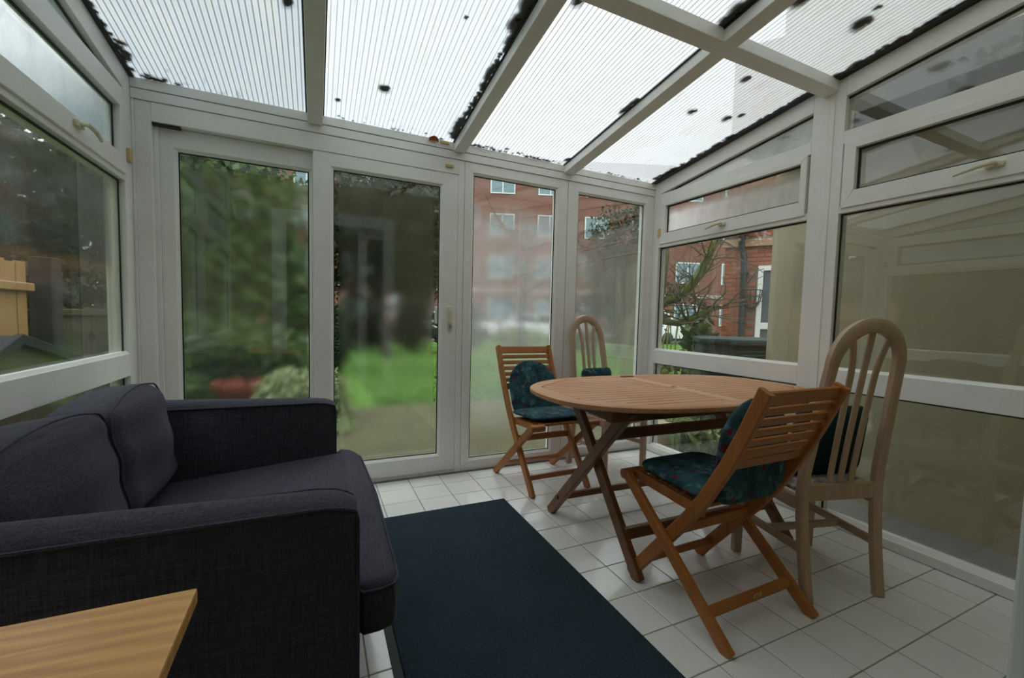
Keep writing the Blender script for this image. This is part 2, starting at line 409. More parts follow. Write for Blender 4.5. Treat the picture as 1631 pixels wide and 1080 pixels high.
G_RVENT = mat_glass('misted_glass_right_vent', 1.0, 'Y', rough=.4, haze=1.0, edge=(.012, .04), band=((.0, 1), (.6, 1), (.8, .45), (.95, .15)), hz=(1, 1, 1), nsc=6, dif=.06, refl=.04)

def pane(parent, mat, x0, x1, y0, y1, z0, z1):
    """a sealed unit: thin slab of glass, with its black gasket as a sub-part"""
    o = MB().box(x0, x1, y0, y1, z0, z1).build('pane', mat, parent)
    return o
def gasket_xz(parent, x0, x1, y, z0, z1, w_=.007):
    g = MB()
    g.box(x0, x0+w_, y-.004, y, z0, z1); g.box(x1-w_, x1, y-.004, y, z0, z1); g.box(x0+w_, x1-w_, y-.004, y, z0, z0+w_); g.box(x0+w_, x1-w_, y-.004, y, z1-w_, z1)
    g.build('gasket', GASKET, parent)
def gasket_yz(parent, x, o, y0, y1, z0, z1, w_=.009):
    g = MB(); xa, xb = sorted((x, x-o*.004))
    g.box(xa, xb, y0, y0+w_, z0, z1); g.box(xa, xb, y1-w_, y1, z0, z1); g.box(xa, xb, y0+w_, y1-w_, z0, z0+w_); g.box(xa, xb, y0+w_, y1-w_, z1-w_, z1)
    g.build('gasket', GASKET, parent)
def bead_xz(m, x0, x1, y, z0, z1, w_=.014, d=.012):
    """sloping glazing bead running round a pane on the room side (garden wall)"""
    o = [(x0, z0), (x1, z0), (x1, z1), (x0, z1)]; i = [(x0+w_, z0+w_), (x1-w_, z0+w_), (x1-w_, z1-w_), (x0+w_, z1-w_)]
    for k in range(4):
        l = (k+1) % 4
        m.hull([(o[k][0], y, o[k][1]), (o[l][0], y, o[l][1]), (i[l][0], y+d, i[l][1]), (i[k][0], y+d, i[k][1]),
                (o[k][0], y+.028, o[k][1]), (o[l][0], y+.028, o[l][1]), (i[l][0], y+.028, i[l][1]), (i[k][0], y+.028, i[k][1])])

def frame_xz(name, parent, x0, x1, z0, z1, gx0, gx1, gz0, gz1, y0, y1, glass, mitre=True):
    """a mitred rectangular frame in the garden wall: four bars, glazing bead, gasket and pane"""
    b = MB()
    for poly in ([(x0, z0), (x1, z0), (gx1, gz0), (gx0, gz0)], [(x1, z0), (x1, z1), (gx1, gz1), (gx1, gz0)],
                 [(x1, z1), (x0, z1), (gx0, gz1), (gx1, gz1)], [(x0, z1), (x0, z0), (gx0, gz0), (gx0, gz1)]):
        b.prism(poly, 'y', y0, y1, .0016)
    bead_xz(b, gx0-.001, gx1+.001, y0+.002, gz0-.001, gz1+.001)
    f = b.build(name, UPVC, parent)
    gasket_xz(f, gx0+.012, gx1-.012, y0+.024, gz0+.012, gz1-.012)
    pane(f, glass, gx0, gx1, y0+.026, y0+.046, gz0, gz1)
    return f

def build_garden_wall():
    wl = MB()
    # eaves plate in two boards with an open joint, then the head of the frames
    wl.box(XL, XR, YB-.012, YB+.06, 2.152, 2.200, .002); wl.box(XL, XR, YB-.008, YB+.06, 2.100, 2.149, .002)
    wl.box(XL, XL+.012, YB-.004, YB+.09, 0, 2.1, .002); wl.box(XR-.012, XR, YB-.004, YB+.09, 0, 2.1, .002)
    wl.box(XL-.09, XL, YB, YB+.10, -.15, 2.2, .003); wl.box(XR, XR+.09, YB+.002, YB+.10, -.15, 2.2, .003)
    wl.box(XL-.09, XR+.09, YB, YB+.10, -.15, 0, .003)
    wo_ = wl.build('wall_far', UPVC); tag(wo_, 'white eaves plate and corner posts of the garden side', 'wall', kind='structure')
    # patio door: outer frame, recessed left leaf, front right leaf
    d1 = thing('door_1', 'sliding white patio door with two misted glass leaves', 'door', (0, 0, 0), kind='structure')
    f = MB(); f.box(XL+.012, -.734, YB, YB+.09, .0, 2.098, .002); f.box(.842, .884, YB, YB+.09, 0, 2.098, .002)
    f.box(-.734, .842, YB-.003, YB+.09, 2.004, 2.098, .002); f.box(-.734, .842, YB+.004, YB+.09, 0, .024, .002)
    f.box(-.734, -.715, YB+.030, YB+.09, .024, 2.004, .001)
    f.build('outer_frame', UPVC, d1)
    dk = MB().box(-.733, -.62, YB+.008, YB+.036, 1.992, 2.004).build('track_stop', GASKET, d1)
    frame_xz('left_leaf', d1, -.715, .060, .024, 2.002, -.655, -.020, .12, 1.903, YB+.046, YB+.088, G_SASH)
    rl = frame_xz('right_leaf', d1, -.013, .841, .026, 2.002, .082, .740, .130, 1.926, YB, YB+.040, G_DOOR)
    h = MB(); h.box(.779, .812, YB-.014, YB+.002, .985, 1.135, .004, 2); h.box(.786, .806, YB-.034, YB-.012, 1.02, 1.115, .006, 2)
    h = h.build('handle', CREAM, rl)
    MB().lathe([(.0001, 0), (.011, 0), (.012, .004), (.008, .014), (.0001, .014)], n=14).build('lock', STEEL, h)
    lk = h.children[0]; lk.rotation_euler = (PI/2, 0, 0); lk.location = (.797, YB-.013, 1.000)
    MB().box(.712, .738, YB+.05, YB+.066, 1.02, 1.135, .003).build('outside_handle', UPVC, rl)
    # fixed lights
    w1 = thing('window_1', 'tall fixed misted window right of the patio door', 'window', kind='structure')
    frame_xz('frame', w1, .886, 1.672, .0, 2.098, .938, 1.590, .073, 2.034, YB, YB+.085, G_P3)
    w2 = thing('window_2', 'tall fixed window in the far right corner', 'window', kind='structure')
    frame_xz('frame', w2, 1.676, XR-.012, .0, 2.098, 1.762, 2.408, .073, 2.033, YB, YB+.085, G_P4)
    t = MB(); t.box(XL, XR, YB-.016, YB+.004, -.001, .006, .001); tag(t.build('trim_1', plain('dirty_sealant', (.16, .15, .13), .8, var=.4, scale=30)), 'dark sealant line along the threshold', 'trim', kind='structure')
build_garden_wall()

def handle_lever(parent, x, y, z, o, flip=1):
    """cream cockspur handle on the sash rail; o = outward direction of the wall"""
    i = -o; pts = [(x+i*.012, y, z), (x+i*.034, y-.012*flip, z+.004), (x+i*.040, y+.04*flip, z-.002), (x+i*.036, y+.095*flip, z-.012), (x+i*.030, y+.125*flip, z-.016)]
    m = MB(); xa, xb = sorted((x, x+i*.014)); m.box(xa, xb, y-.03, y+.03, z-.011, z+.011, .004, 2); m.tube(pts, [.009, .010, .009, .007, .005], 8)
    return m.build('handle', CREAM, parent, smooth=True)

def side_unit(name, label, X, o, y0, y1, sf, sn, mats, handle_y):
    """one bay of a side wall: bottom light, middle light, top-hung vent and sloping top light. y0 near, y1 far; sf/sn stile widths far/near"""
    W = thing(name, label, 'window', kind='structure'); xa, xb = sorted((X, X+o*.08))
    a, b = y0+sn, y1-sf                                    # glass edges
    f = MB()
    f.prism([(y1-.001, 0), (y1-.001, zrake(y1)), (b, zrake(b)), (b, 0)], 'x', xa, xb, .002)
    f.prism([(y0+.001, 0), (a, 0), (a, zrake(a)), (y0+.001, zrake(y0))], 'x', xa, xb, .002)
    f.box(xa, xb, a, b, 0, .053, .002)
    f.box(xa, xb, a, b, .735, .845, .002); f.box(xa, xb, a, b, 1.675, 1.712, .002); f.box(xa, xb, a, b, 2.037, 2.103, .002)
    f.prism([(a, ztri(a)), (b, ztri(b)), (b, zrake(b)), (a, zrake(a))], 'x', xa, xb, .002)
    # narrow sloped beads at the top edges of the rails
    for z in (.845, .053):
        xi, xg = X+o*.002, X+o*.03
        f.hull([(xi, a, z-.001), (xg, a, z-.001), (xg, b, z-.001), (xi, b, z-.001), (X+o*.012, a, z+.012), (xg, a, z+.012), (xg, b, z+.012), (X+o*.012, b, z+.012)])
    fr = f.build('frame', UPVC, W)
    ga, gb = sorted((X+o*.028, X+o*.046))
    for (z0, z1), m in zip(((.053, .735), (.845, 1.675)), mats[:2]):
        pane(fr, m, ga, gb, a, b, z0, z1); gasket_yz(fr, X+o*.028, o, a, b, z0, z1)
    MB().prism([(a, 2.103), (b, 2.103), (b, ztri(b)), (a, ztri(a))], 'x', ga, gb).build('pane', mats[3], fr)
    g = MB(); xg0, xg1 = sorted((X+o*.024, X+o*.028))
    g.prism([(a, ztri(a)-.012), (b, ztri(b)-.012), (b, ztri(b)), (a, ztri(a))], 'x', xg0, xg1); g.prism([(a, 2.103), (a+.010, 2.103), (a+.01, ztri(a)), (a, ztri(a))], 'x', xg0, xg1)
    g.box(xg0, xg1, a, b, 2.103, 2.110); g.build('gasket', GASKET, fr)
    # opening vent
    xa2, xb2 = sorted((X-o*.010, X+o*.055)); c, d = a+.012, b-.012; gc, gd = a+.05, b-.072; gz0, gz1 = 1.783, 1.998
    s_ = MB()
    for poly in ([(c, 1.700), (d, 1.700), (gd, gz0), (gc, gz0)], [(d, 1.700), (d, 2.035), (gd, gz1), (gd, gz0)], [(d, 2.035), (c, 2.035), (gc, gz1), (gd, gz1)], [(c, 2.035), (c, 1.700), (gc, gz0), (gc, gz1)]):
        s_.prism(poly, 'x', xa2, xb2, .0018)
    vt = s_.build('vent', UPVC, W); pane(vt, mats[2], *sorted((X+o*.02, X+o*.04)), gc, gd, gz0, gz1); gasket_yz(vt, X+o*.02, o, gc, gd, gz0, gz1, .012)
    if handle_y is not None: handle_lever(vt, X-o*.010, handle_y, 1.752, o, 1 if o < 0 else 1)
    return W
def wall_mesh(name, label, X, o):
    m = MB(); xa, xb = sorted((X, X+o*.08))
    m.box(xa, xb, YH, YB, -.12, 0, .002); xs = sorted((X-o*.014, X))
    m.box(xs[0], xs[1], YH, YB, .002, .050, .003)          # sill upstand
    m.prism([(1.535, .0), (1.563, .0), (1.563, zrake(1.563)), (1.535, zrake(1.535))], 'x', *sorted((X-o*.004, X+o*.085)), .002)
    tag(m.build(name, UPVC, None), label, 'wall', kind='structure')
wall_mesh('wall_right', 'white upvc sill and mullion of the right glazed wall', XR, 1)
wall_mesh('wall_left', 'white upvc sill and mullion of the left glazed wall', XL, -1)
side_unit('window_3', 'right wall bay beside the table, vent half white with condensation', XR, 1, 1.549, YB, .075, .108, (CLEAR, CLEAR, G_RVENT, G_RTRI), 2.25)
side_unit('window_4', 'right wall bay beside the arched chair, looking at the beige wall', XR, 1, YH, 1.549, .068, .07, (CLEAR, CLEAR, CLEAR, CLEAR), .86)
side_unit('window_5', 'left wall bay behind the sofa, misted, with a cream vent handle', XL, -1, 1.549, YB, .10, .108, (CLEAR, G_LEFT, G_LVENT, G_LVENT), 2.36)
side_unit('window_6', 'left wall bay nearest the house', XL, -1, YH, 1.549, .068, .07, (CLEAR, G_LEFT, G_LVENT, CLEAR), None)
def packers():
    k = MB()
    k.box(.715, .772, YB-.022, YB-.012, 2.178, 2.193, .001); k.box(.752, .805, YB-.014, YB-.003, 2.038, 2.056, .001)
    k.box(XL, XL+.014, 2.895, 2.935, 1.775, 1.835, .001); k.box(XR-.014, XR, 2.870, 2.905, 1.755, 1.825, .001)
    o = k.build('trim_2', AMBER); tag(o, 'small yellowed plastic packers on the frames', 'trim', kind='structure')
packers()

# ------------------------------------------------------------------ roof
BAYS = [(XL, -.039), (.039, .806), (.880, 1.628), (1.712, XR)]
BEAMS = [(-.039, .039), (.806, .880), (1.628, 1.712)]
def build_roof():
    R = thing('ceiling', 'sloping ribbed polycarbonate roof on white bars', 'roof', kind='structure')
    def slope(x0, x1, y0, y1, za, zb_, b=.002):
        return [(x0, y0, za(y0)), (x1, y0, za(y0)), (x1, y1, za(y1)), (x0, y1, za(y1)), (x0, y0, zb_(y0)), (x1, y0, zb_(y0)), (x1, y1, zb_(y1)), (x0, y1, zb_(y1))]
    for x0, x1 in BEAMS:
        bm_ = MB().hull(slope(x0, x1, YH, YB-.012, zbeam, lambda y: zroof(y)+.002), .004, 2).build('roof_bar', UPVC, R)
        g = MB()
        for s_, e in ((x0-.009, x0+.002), (x1-.002, x1+.007)): g.hull(slope(s_, e, YH, YB-.015, lambda y: zroof(y)-.006, lambda y: zroof(y)))
        g.build('gasket', GASKET, bm_)
    for (x0, x1) in BAYS:
        MB().hull(slope(x0, x1, 1.520, 1.600, lambda y: zbeam(y)+.002, lambda y: zroof(y)+.001), .004, 2).build('roof_bar', UPVC, R)
        for ya, yb in ((YH-.02, 1.56), (1.56, YB+.12)):
            xc, yc = (x0+x1)/2, (ya+yb)/2; e = .02
            xa, xb = max(x0-e, XL-.09)-xc, min(x1+e, XR+.09)-xc
            if x0 == XL: xa = XL-.09-xc
            if x1 == XR: xb = XR+.09-xc
            zc = zroof(yc)
            p = [(u, v, -SL*v+dz) for dz in (.002, .005) for u, v in ((xa, ya-yc), (xb, ya-yc), (xb, yb-yc), (xa, yb-yc))]
            MB().hull(p).build('roof_panel', ROOF_GREY if x0 == XL else ROOF_MID if x0 < .1 else ROOF, R, loc=(xc, yc, zc))
    for X, s_, wd in ((XR, -1, .046), (XL, 1, .020)):     # black flashing along both rakes
        a, b = sorted((X, X+s_*wd))
        MB().hull(slope(a, b, YH, YB-.012, lambda y: zroof(y)-.006, lambda y: zroof(y)+.001)).build('flashing', GASKET, R)
build_roof()

def blob(m, x, y, r, seed, flat=.35, dz=.0035, stretch=1.0):
    rnd = random.Random(seed); z = zroof(y)+dz; n, k = 10, 5; rs = []
    ph = [rnd.uniform(.7, 1.25) for _ in range(n)]
    for j in range(k):
        t = (j+.02)/(k-1+.04)*PI; rr = max(math.sin(t), .06)
        rs.append([(x+r*rr*ph[i]*math.cos(2*PI*i/n), y+r*rr*ph[i]*math.sin(2*PI*i/n)*stretch, z+r*flat*(1-math.cos(t))*.5*2*.9) for i in range(n)])
    m.rings(rs)
def build_moss():
    fr = MB(); s_ = 0
    def run(x, ya, yb, n, r, jit=.02):
        nonlocal s_
        for i in range(n):
            s_ += 1; y = ya+(yb-ya)*(i+random.random())/n
            blob(fr, x+random.uniform(-jit, jit), y, r*random.uniform(.5, 1.3), s_, stretch=random.uniform(1, 1.8))
    run(.792, 2.93, 1.75, 60, .019, .010); run(.785, 2.93, 2.7, 12, .026, .016); run(.785, 1.95, 1.7, 14, .028, .016)
    run(1.615, 2.25, 2.10, 10, .022, .012); run(1.612, 2.9, 2.86, 4, .02, .01)
    run(1.61, 1.56, 1.36, 16, .030, .022)
    run(2.446, 2.93, .6, 110, .017, .012); run(2.43, 2.9, 2.7, 12, .022, .014); run(-.79, 2.93, 2.2, 18, .014, .008); run(-.775, 2.85, 2.7, 5, .018, .01)
    for x0, x1, n, r in ((.90, 1.60, 60, .013), (1.75, 2.42, 18, .010), (.06, .75, 16, .009), (-.76, -.6, 10, .018)):
        for i in range(n):
            s_ += 1; blob(fr, random.uniform(x0, x1), YB-.005-abs(random.gauss(0, .014)), r*random.uniform(.5, 1.3), s_, .5)
    tag(fr.build('moss', MOSS, bpy.data.objects['ceiling']), kind='stuff')
    spots = [((.322, 2.585), .024, 'small round moss clump on the second roof bay, above the sliding door'), ((.109, 2.785), .013, 'tiny moss speck close to the left roof bar'),
             ((-.098, 2.172), .019, 'moss clump high in the left roof bay beside the bar'), ((.572, 1.946), .009, 'moss speck in the upper middle of the second roof bay'),
             ((.958, 1.672), .026, 'round black moss clump by the cross bar, between the second and third roof bars'), ((1.990, 2.08), .021, 'oval moss clump in the middle of the right front roof bay'),
             ((2.022, 1.739), .021, 'moss clump just below the cross bar in the right roof bay'), ((2.240, 2.050), .022, 'long moss clump, lower of the pair near the right rake'),
             ((2.290, 1.985), .017, 'smaller moss clump, upper of the pair near the right rake'), ((2.168, 1.262), .034, 'largest moss clump, above the cross bar in the right roof bay'),
             ((1.797, 1.292), .028, 'moss clump above the cross bar beside the right roof bar'), ((2.137, 1.172), .013, 'tiny moss clump above the largest one')]
    for k, ((x, y), r, lb) in enumerate(spots):
        m = MB(); r *= 1.2; blob(m, x, y, r, 500+k, .4, stretch=1.35); blob(m, x+r*.5, y-r*.7, r*.6, 600+k, .4)
        tag(m.build('moss_clump', MOSS), lb, 'moss', 'moss clumps lying on the roof sheets')
    lf = MB(); n = 12
    rs = []
    for j in range(5):
        t = j/4; wd = .028*math.sin(PI*min(max(t, .08), .95)); rs.append([(.640+.06*t, 2.945+q*wd*.7, zroof(2.945)-.030+.016*abs(q)+.012*math.sin(t*3)+h) for q, h in ((-1, 0), (0, -.004), (1, 0), (1, .002), (0, .001), (-1, .002))])
    lf.rings(rs); tag(lf.build('dry_leaf', plain('rusty_dry_leaf', (.30, .085, .02), .8, var=.3, scale=60)), 'curled rust-brown dry leaf caught on the eaves plate', 'leaf')
build_moss()

# ------------------------------------------------------------------ house side behind the camera
def build_house_side():
    T = .14; y0, y1 = YH-T, YH; xa, xb = -.435, .860
    m = MB(); m.box(XL-.3, xa, y0, y1, -.15, 5.6); m.box(xb, 7.0, y0, y1, -.15, 5.6); m.box(xa, xb, y0, y1, 2.22, 5.6); m.box(-7, XL-.3, y0, y1, -.15, 5.6)
    tag(m.build('wall_rear', HOUSEP), 'cream painted house wall behind the camera', 'wall', kind='structure')
    d = thing('door_2', 'white sliding door frame in the house wall, its edge at lower right', 'door', kind='structure')
    f = MB(); f.box(xa, -.30, y0-.01, y1+.012, 0, 2.22, .004); f.box(.733, xb, y0-.01, y1+.004, 0, 2.22, .004, 2); f.box(-.30, .733, y0-.01, y1+.012, 2.08, 2.22, .004)
    f.build('frame', UPVC, d)
    l = MB(); l.box(.455, .555, .045, .085, .02, 2.08, .003); l.box(.555, .73, .045, .085, .02, .11, .003); l.box(.555, .73, .045, .085, 1.98, 2.08, .003); l.build('sash', UPVC, d)
    r = MB(); r.box(-3, 3, -4.1, -4, -.1, 2.5); r.box(-3.1, -3, -4.1, y0, -.1, 2.5); r.box(3, 3.1, -4.1, y0, -.1, 2.5); r.box(-3.1, 3.1, -4.1, y0, 2.5, 2.6); r.box(-3.1, 3.1, -4.1, y0, -.1, 0)
    tag(r.build('wall_inner_room', DARKIN), 'dim room of the house behind the camera', 'wall', kind='structure')
    ln = thing('wall_lantern', 'pale carriage lantern on the house wall, seen mirrored in the left door glass', 'lamp', (-.69, YH, 2.0))
    b = MB(); c = .11
    for sx_ in (-1, 1):
        for sy_ in (-1, 1): b.bar((sx_*.055, c+sy_*.055, .05), (sx_*.095, c+sy_*.095, .26), .012, .012)
    b.box(-.06, .06, c-.06, c+.06, .035, .05, .003); b.box(-.10, .10, c-.10, c+.10, .255, .268, .003)
    b.hull([(-.11, c-.11, .268), (.11, c-.11, .268), (.11, c+.11, .268), (-.11, c+.11, .268), (-.03, c-.03, .335), (.03, c-.03, .335), (.03, c+.03, .335), (-.03, c+.03, .335)])
    b.build('cage', plain('white_painted_metal', (.82, .83, .82), .4), ln)
    k = MB(); k.box(-.05, .05, 0, .018, .02, .20, .003); k.tube([(0, .01, .06), (0, .06, .0), (0, c, .0), (0, c, .04)], .01); k.build('bracket', plain('pale_grey_metal', (.5, .51, .5), .4), ln)
build_house_side()
#MORE
# ------------------------------------------------------------------ rug
def build_rug():
    t = thing('floor_rug', 'large dark navy rug with black rubber edge on the white tiles', 'rug', (.598, 1.28, 0))
    hx, hy = .395, 1.135
    MB().box(-hx, hx, -hy, hy, .0005, .004, .001).build('rubber_backing', RUBBER, t)
    MB().box(-hx+.028, hx-.008, -hy+.02, hy-.006, .004, .011, .003, 2).build('pile', RUG, t)
build_rug()

# ------------------------------------------------------------------ sofa
def build_sofa():
    S = thing('sofa', 'charcoal grey linen two-seat sofa against the left windows', 'sofa', (0, 0, 0))
    yn, yf, aw, xb, xf = 1.068, 2.492, .128, -.775, .084
    def arm(y0, y1, out):
        """padded arm: crowned top rising a little to the back, soft front edge; out=+1 when the outside is at y1"""
        m = MB(); rs = []
        for i, t in enumerate((0, .004, .02, .06, .2, .4, .6, .8, .9, .95, .98, .995, 1)):
            x = xb+(xf-xb)*t; h = .652-.004*t; cr = .045-.030*t
            e = max(0, (t-.9)/.1); ins = .016*e**3; h -= .022*e**2.5
            e0 = max(0, (.06-t)/.06); ins += .012*e0**2
            a, b = y0+ins, y1-ins; z0 = .045
            pr = [(a, z0), (b, z0)]
            n = 8
            for k in range(n+1):
                u = k/n; pr.append((b+(a-b)*u, h-.010+cr*(math.sin(PI*u)**.7)))
            pr.insert(2, (b+.006, .40)); pr.append((a-.006, .40))
            rs.append([(x, y, z) for y, z in pr])
        m.rings(rs); o = m.build('arm', SOFA, S, smooth=True)
        p = MB()
        for yy in (y0, y1):
            s_ = -1 if yy == y0 else 1
            pts = [(xb+(xf-xb)*t, yy-s_*.0-s_*.016*max(0, (t-.9)/.1)**3, .646-.004*t-.022*max(0, (t-.9)/.1)**2.5) for t in (0.01, .2, .4, .6, .8, .9, .95, .98, .995)]
            pts += [(xf+.001, yy-s_*.014, .60), (xf+.001, yy-s_*.010, .40), (xf+.001, yy-s_*.014, .05)]
            p.tube(pts, .0042, 6)
        p.build('piping', SOFA, o, smooth=True)
        return o
    arm(yn, yn+aw, -1); arm(yf-aw, yf, 1)
    b = MB(); b.box(xb, xf-.03, yn+aw-.002, yf-aw+.002, .07, .27, .012, 2); b.build('base', SOFA, S)
    bk = MB(); bk.softbox(.16, yf-yn-2*aw+.01, .58, .05, M=Matrix.Translation((xb+.085, (yn+yf)/2, .39))); bk.build('back_frame', SOFA, S, smooth=True)
    # T-shaped seat cushion: inner part between the arms, front part in front of them
    c = MB(); xi, xo = -.60, .192; a0, a1 = yn+aw+.004, yf-aw-.004; e0, e1 = 1.150, yf-.075
    out = [(xi, a0), (xf+.004, a0), (xf+.008, e0+.02), (xf+.02, e0), (xo-.05, e0), (xo-.015, e0+.012), (xo, e0+.05), (xo+.012, (e0+e1)/2), (xo-.002, e1-.12), (xo-.03, e1-.03), (xo-.075, e1), (xf+.02, e1), (xf+.006, e1-.01), (xf+.004, a1), (xi, a1)]
    def ring(ins, z, cr=0):
        cx, cy = (xi+xo)/2, (a0+a1)/2; r_ = []
        for i, (x, y) in enumerate(out):
            p, q = out[i-1], out[(i+1) % len(out)]
            n1 = Vector((y-p[1], -(x-p[0]))).normalized(); n2 = Vector((q[1]-y, -(q[0]-x))).normalized()
            n_ = n1+n2; n_ = n_/max(n_.length**2/2, .6)
            zz = z+cr*max(0, 1-((y-cy)/.62)**2)
            r_.append((x-n_.x*ins, y-n_.y*ins, zz))
        return r_
    c.rings([ring(.022, .262), ring(.008, .268), ring(0, .285), ring(-.004, .33), ring(0, .378), ring(.006, .391), ring(.016, .399), ring(.026, .402, .004)], cap=True)
    for v in c.bm.verts: v.co.z -= .055*max(0, (xf+.02-v.co.x))/.62
    sc_ = c.build('seat_cushion', SOFA, S, smooth=True)
    p = MB(); rg = [Vector(q) for q in ring(-.001, .383)]; p.tube(rg[1:14], .004, 6)
    rg = [Vector(q) for q in ring(.002, .275)]; p.tube(rg[2:13], .003, 6); p.build('piping', SOFA, sc_, smooth=True)
    # two loose back cushions leaning on the back
    ym = (a0+a1)/2
    def backc(y0, y1, seed, lean, tilt=0):
        W, D, H = y1-y0, .200, .402
        M = Matrix.Translation((-.607, (y0+y1)/2, .366)) @ Matrix.Rotation(-lean, 4, 'Y') @ Matrix.Translation((0, 0, H/2))
        rnd = random.Random(seed); ph = [rnd.uniform(0, 6) for _ in range(4)]
        def fn(q):
            v = q.z/H+.5
            q.z -= .022*(abs(2*q.y/W))**3*max(0, v-.5)*2
            q.z += tilt*(q.y/W)*max(0, v)
            q.x += .007*math.sin(9*q.y/W+ph[0])*math.sin(PI*v)+.004*math.sin(17*v+ph[1]+5*q.y)
            q.x -= .030*max(0, v-.62)                 # front slopes back towards the top
            return q
        m = MB(); m.softbox(D, W, H, .055, (.030, .012, .004), M, 18, fn); o = m.build('back_cushion', SOFA, S, smooth='all')
        # piping round the front and top edges
        s_ = MB(); pts = []
        def P(y, z, x=D/2-.012): return M @ fn(Vector((x, y, z)))
        for k in range(13): pts.append(P(-W/2+.010, -H/2+.03+(H-.09)*k/12))
        for k in range(5): t = PI/2*k/4; pts.append(P(-W/2+.055-.045*math.cos(t), H/2-.055+.045*math.sin(t)+.004))
        for k in range(1, 12): u = k/12; pts.append(P(-W/2+.055+(W-.11)*u, H/2-.008+.016*math.sin(PI*u)))
        for k in range(5): t = PI/2*(1-k/4); pts.append(P(W/2-.055+.045*math.cos(t), H/2-.055+.045*math.sin(t)+.004))
        for k in range(13): pts.append(P(W/2-.010, H/2-.06-(H-.09)*k/12))
        s_.tube(pts, .0035, 6); s_.build('piping', SOFA, o, smooth=True)
        return o
    backc(a0+.004, ym+.030, 3, .13); backc(ym+.032, a1-.006, 8, .12, .030)
    for x, y in ((xb+.06, yn+.06), (xb+.06, yf-.06), (xf-.08, yn+.06), (xf-.08, yf-.06)):
        MB().hull([(x-.02, y-.02, 0), (x+.02, y-.02, 0), (x+.02, y+.02, 0), (x-.02, y+.02, 0), (x-.03, y-.03, .055), (x+.03, y-.03, .055), (x+.03, y+.03, .055), (x-.03, y+.03, .055)], .003).build('foot', BLACKM, S)
build_sofa()

# ------------------------------------------------------------------ oak side table, nearest the camera
def build_oak():
    t = thing('side_table', 'small oak veneered side table beside the near arm of the sofa', 'table', (-.46, .63, 0))
    MB().box(-.30, .300, -.32, .185, .628, .652, .004, 2).build('tabletop', OAK, t)
    for sx_ in (-1, 1):
        for y in (-.24, .10): MB().bar((sx_*.19, y, .57), (sx_*.17, y, 0), .035, .035, b=.003).build('leg', OAK, t)
    MB().box(-.2, .2, -.25, .11, .565, .629, .002).build('apron', OAK, t)
build_oak()

